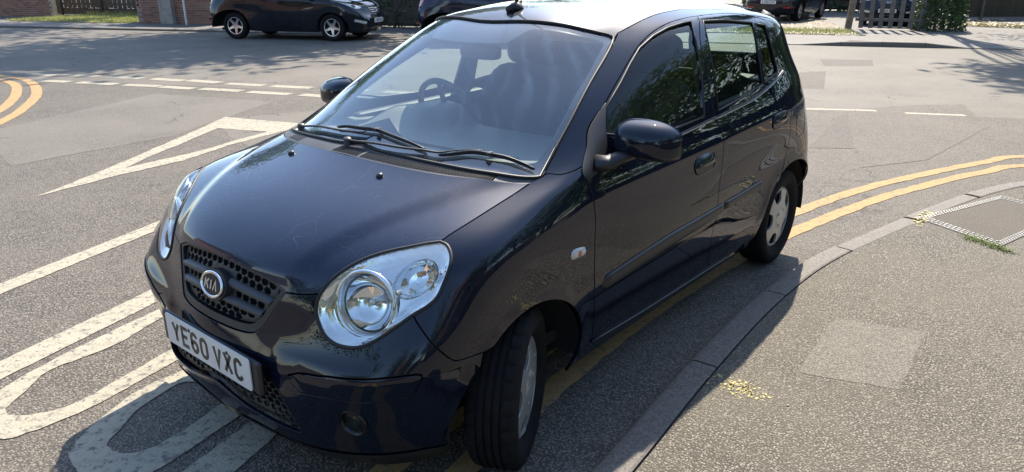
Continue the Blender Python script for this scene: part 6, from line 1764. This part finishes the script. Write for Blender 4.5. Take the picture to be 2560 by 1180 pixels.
# grass tuft and pebbles by the inspection cover
V = []; F = []; cA = quadpt(0, 1)
for k in range(420):
    f_ = rg.random(); p2 = quadpt(-.02+rg.gauss(0, .012), .62+.5*f_)+np.array([rg.gauss(0, .018), rg.gauss(0, .022)]); p = Vector((*p2, KH)); a = rg.uniform(0, 6.28); h_ = rg.uniform(.008, .035); q = Vector((math.cos(a), math.sin(a), 0)); n_ = len(V)
    V += [p-q*.003, p+q*.003, p+Vector((-q.y, q.x, 0))*h_+Vector((0, 0, h_*.8))]; F.append((n_, n_+1, n_+2))
M['weed'] = foliage_mat('weed', (.12, .15, .04), (.24, .27, .08), .15)
tag(mesh_obj('weeds', V, F, M['weed']), kind='stuff')
M['chip'] = simple('stone_chip', (.34, .31, .27), .8)
V = MB()
for k in range(110):
    if rg.random() < .5: x, y, z = rg.uniform(-4, 1.2), rg.uniform(1.25, 2.6), KH
    else: x, y, z = rg.uniform(-3, 1.6), rg.uniform(-5.5, .8), 0
    r_ = rg.uniform(.0015, .0042); V.box((x, y, z+r_*.4), (r_*2, r_*1.5, r_), rg.uniform(0, 3))
tag(V.build('grit', M['chip']), kind='stuff')

# ---------------------------------------------------------------- house reflected in the paint
M['win_glass'] = simple('window_glass', (.02, .025, .03), .05, coat=1); M['upvc'] = simple('white_upvc', (.75, .75, .73), .3); M['tile'] = simple('roof_tiles', (.14, .075, .055), .8, bump=(14, .6, .02), var=.3)
def house_brick():
    t = NT('house_brick'); b = t.b; co = t.co('Object'); bt = t.n('ShaderNodeTexBrick'); bt.inputs['Scale'].default_value = 1; bt.inputs['Brick Width'].default_value = .225; bt.inputs['Row Height'].default_value = .075; bt.inputs['Mortar Size'].default_value = .008
    bt.inputs['Color1'].default_value = (.30, .13, .08, 1); bt.inputs['Color2'].default_value = (.22, .10, .07, 1); bt.inputs['Mortar'].default_value = (.35, .32, .28, 1)
    tc = t.n('ShaderNodeTexCoord'); sp = t.n('ShaderNodeSeparateXYZ'); cb = t.n('ShaderNodeCombineXYZ'); t.l(tc.outputs['Object'], sp.inputs[0]); t.l(t.math('ADD', sp.outputs['X'], sp.outputs['Y']), cb.inputs['X']); t.l(sp.outputs['Z'], cb.inputs['Y']); t.l(cb.outputs[0], bt.inputs['Vector'])
    t.l(bt.outputs['Color'], b.inputs['Base Color']); b.inputs['Roughness'].default_value = .9; return t.m
M['house_brick'] = house_brick()
def house(label, x, y, rz, L=9, D=7, H=5.2):
    h = empty('brick_house', (x, y, KH), rz); tag(h, label, 'house', 'houses near the junction')
    m = MB(); m.box((0, 0, H/2), (L, D, H)); m.build('wall', M['house_brick'], h)
    m = MB(); o_ = .35; m.add([(-L/2-o_, -D/2-o_, H), (L/2+o_, -D/2-o_, H), (L/2+o_, D/2+o_, H), (-L/2-o_, D/2+o_, H), (-L/2-o_, 0, H+2.6), (L/2+o_, 0, H+2.6)], [(0, 1, 5, 4), (2, 3, 4, 5), (1, 2, 5), (3, 0, 4), (3, 2, 1, 0)]); m.build('roof', M['tile'], h)
    m = MB(); m.box((L*.3, .5, H+2.6), (.9, .6, 1.4)); m.build('chimney', M['house_brick'], h)
    for (wx, wz, ww, wh) in ((-L*.28, 1.5, 1.9, 1.3), (L*.28, 1.5, 1.9, 1.3), (-L*.28, 4.0, 1.6, 1.1), (L*.28, 4.0, 1.6, 1.1), (0, 4.0, 1.0, 1.1)):
        w = empty('window', (wx, -D/2, wz), 0, h)
        m = MB()
        for dx in (-ww/2, 0, ww/2): m.box((dx, -.03, 0), (.07, .08, wh))
        for dz in (-wh/2, wh/2): m.box((0, -.032, dz), (ww+.07, .08, .07))
        m.build('window_frame', M['upvc'], w); m = MB(); m.box((0, -.008, 0), (ww, .02, wh)); m.build('pane', M['win_glass'], w)
    dr = MB(); dr.box((0, -D/2-.02, 1.02), (.95, .06, 2.04)); dr.build('door', M['upvc'], h)
house('red brick house facing the pavement behind the hedge', 1.0, 16.5, 0.05)
house('red brick house at the head of the side road', 22, 9.0, -1.1)
house('red brick house across the side road', 13, -19, 2.6)

# ---------------------------------------------------------------- parked cars across the main road
def wf(xs, xt, zs, zt, ys=1.0):
    def f(P):
        Q = P.copy(); Q[..., 0] = np.interp(P[..., 0], xs, xt); Q[..., 2] = np.interp(P[..., 2], zs, zt); Q[..., 1] = P[..., 1]*ys; return Q
    return f
def smoothwarp(xs, xt, zs, zt, ys):
    # sampled, smoothed lookup so that the warp has no kinks
    gx_ = np.linspace(-3.4, 1.2, 231); fx = np.interp(gx_, xs, xt); gz_ = np.linspace(-.1, 1.7, 181); fz = np.interp(gz_, zs, zt)
    k = np.hanning(31); k /= k.sum(); fx2 = np.convolve(np.pad(fx, 15, mode='reflect', reflect_type='odd'), k, 'valid'); fz2 = np.convolve(np.pad(fz, 15, mode='reflect', reflect_type='odd'), k, 'valid')
    return wf(gx_, fx2, gz_, fz2, ys)
def far_car(label, loc, rz, wheelR=.325, spec='hatch', paint='far_paint', axle=-2.65, mat=None, plate=None, group='parked cars'):
    wp = smoothwarp([-3.4, -2.85, -2.372, 0, .69, 1.2], [-4.1, -3.50, axle, 0, .88, 1.5], [-.1, 0, .277, .60, 1.48, 1.7], [-.1, 0, wheelR, .70, 1.47, 1.65], 1.115)
    B = Body(CN, wp); root = empty('parked_car', loc, rz); tag(root, label, 'car', group)
    Kc = car_panels(root, B, None, 2.4, paint, paint, paint, small=True); wheel_liners(root, B)
    for sd in (1, -1):
        for x in (0, axle): alloy_wheel(root, sd, (x, sd*.765, wheelR), wheelR, mat=mat)
    fm_ = lambda uv: B.ev(uv[:, 0], uv[:, 1])
    # narrow swept head lamps, slatted grille, light bars, low intake
    for sd in (1, -1):
        hl = empty('headlamp', parent=root)
        panel('lamp_surround', fm_, join(crv(UV['lamp_top'], 2), crv(UV['lamp_low'], 2)), (), M[paint], hl, (.18, .085), .06, .04, offset=.0, gap=-.001, side=sd)
        LL = closed([(2.3, 5.9), (2.7, 5.35), (3.4, 5.4), (4.2, 6.2), (5.0, 7.3), (5.5, 8.0), (4.5, 7.6), (3.3, 6.9)], 3)
        panel('headlamp_lens', fm_, LL, (), M['lens'], hl, (.18, .085), .06, .04, offset=.012, skirt=.01, side=sd)
        panel('headlamp_reflector', fm_, LL, (), M['satin_chrome'], hl, (.18, .085), .06, .04, offset=.006, skirt=.01, side=sd)
        Pc, Nc = B.ev(np.array([3.3]), np.array([6.1])); Pc = Pc[0]*np.array([1, sd, 1]); Nc = Nc[0]*np.array([1, sd, 1])
        m = MB(); m.lathe([(.05, .008), (.045, .011), (.035, .008), (0, .009)], Pc, Nc, 20); m.build('projector', M['frit'], hl, smooth=True)
        L = [(2.3, 2.35), (3.9, 2.75), (4.0, 2.35), (2.5, 1.9)]
        panel('running_lamp', fm_, L, (), M['clear_white'], root, (.18, .085), .05, .04, offset=.006, side=sd)
    gh = join(crv(UV['grille_top'][:-1]+[(0, 6.0)], 3), rev(crv(UV['grille_low'][:-2]+[(.3, 3.9), (0, 3.9)], 3)))
    gh = join(rev(crv(UV['grille_top'][:-1]+[(0, 6.0)], 3)), crv(UV['grille_low'][:-2]+[(.3, 3.9), (0, 3.9)], 3)); gf = join(gh, rev(mir(gh[1:-1])))
    panel('grille', fm_, gf, (), M['plastic'], root, (.18, .085), .06, .04, offset=-.01, skirt=.02)
    for v0 in (4.4, 4.9, 5.4):
        w_ = np.interp(v0, [3.9, 5.6], [.95, 1.42]); pts = B.ev(np.linspace(-w_, w_, 13), np.full(13, v0)); m = MB(); m.tube(pts[0]+pts[1]*.004, .010, 6, flat=.5); m.build('grille_bar', M['satin_chrome'], root)
    panel('intake', fm_, Kc['intake'], (), M['dark'], root, (.18, .085), .06, .04, offset=-.02, skirt=0)
    c_ = B.ev(np.array([0.]), np.array([2.5]))[0][0]
    plate_obj(root, 'number_plate', plate or 'LX66 EWN', (c_[0]+.012, 0, c_[2]))
    c_ = B.ev(np.array([0.]), np.array([5.05]))[0][0]
    m = MB(); m.loop_tube([(c_[0]+.02, .062*math.cos(t), c_[2]+.034*math.sin(t)) for t in np.linspace(0, 6.283, 25)[:-1]], .006, 6); strokes(m, [[(-.022, -.022), (-.012, .022)], [(.012, -.022), (.022, .022)], [(-.016, -.002), (.016, .004)]], .008, lambda x, y, t: (c_[0]+.02+t, x, y+c_[2]), .003); m.build('badge', M['chrome'], root)
    c_ = B.ev(np.array([15.]), np.array([3.4]))[0][0]
    pr = plate_obj(root, 'rear_plate', plate or 'LX66 EWN', (c_[0]-.012, 0, c_[2]), rz=math.pi)
    for sd in (1, -1):
        P_ = B.ev(np.array([13.1]), np.array([2.0]))[0][0]; m = MB(); m.box((P_[0]-.01, P_[1]*sd, P_[2]), (.02, .26, .045), bev=.008); m.build('rear_reflector', M['red_lens'], root)
        mi = empty('wing_mirror', parent=root); q = wp(np.array([[-.50, .86, 1.03]]))[0]
        m = MB(); m.add(*soft((q[0], q[1]*sd, q[2]), (.12, .22, .14), .7, 16, 8)); m.tube([(q[0]+.03, (q[1]-.16)*sd, q[2]-.05), (q[0], q[1]*sd, q[2]-.02)], .022, 8); m.build('mirror_shell', M[paint], mi, smooth=True)
        for xh in (-1.2, -2.15):
            q = wp(np.array([[xh, .80, .86]]))[0]; m = MB(); m.tube([(q[0]+.09, q[1]*sd, q[2]), (q[0]+.05, (q[1]+.03)*sd, q[2]), (q[0]-.06, (q[1]+.03)*sd, q[2]+.004), (q[0]-.10, q[1]*sd, q[2]+.004)], .013, 6, flat=1.2); m.build('door_handle', M[paint], root, smooth=True)
    m = MB(); m.box((-1.35, 0, .24), (3.6, 1.3, .06)); m.build('underbody', M['dark'], root)
    return root
T0 = -7.26
far_car('dark hatchback with five-spoke alloy wheels parked nose right across the road', st(15.42, T0, 0), HEAD, plate='LX66 EWN')
far_car('dark blue car with a red tail lamp parked ahead of the dark hatchback', st(15.55, T0+5.55, 0), HEAD, paint='far_blue_paint', mat=M['silver'])
far_car('dark car parked on the gravel drive, its tail towards the road', (-27.35, -7.80, .05), math.pi+.04, mat=M['silver'])
far_car('dark car parked nose-out behind the picket fence', (-25.0, -4.05, .03), .12, mat=M['silver'])
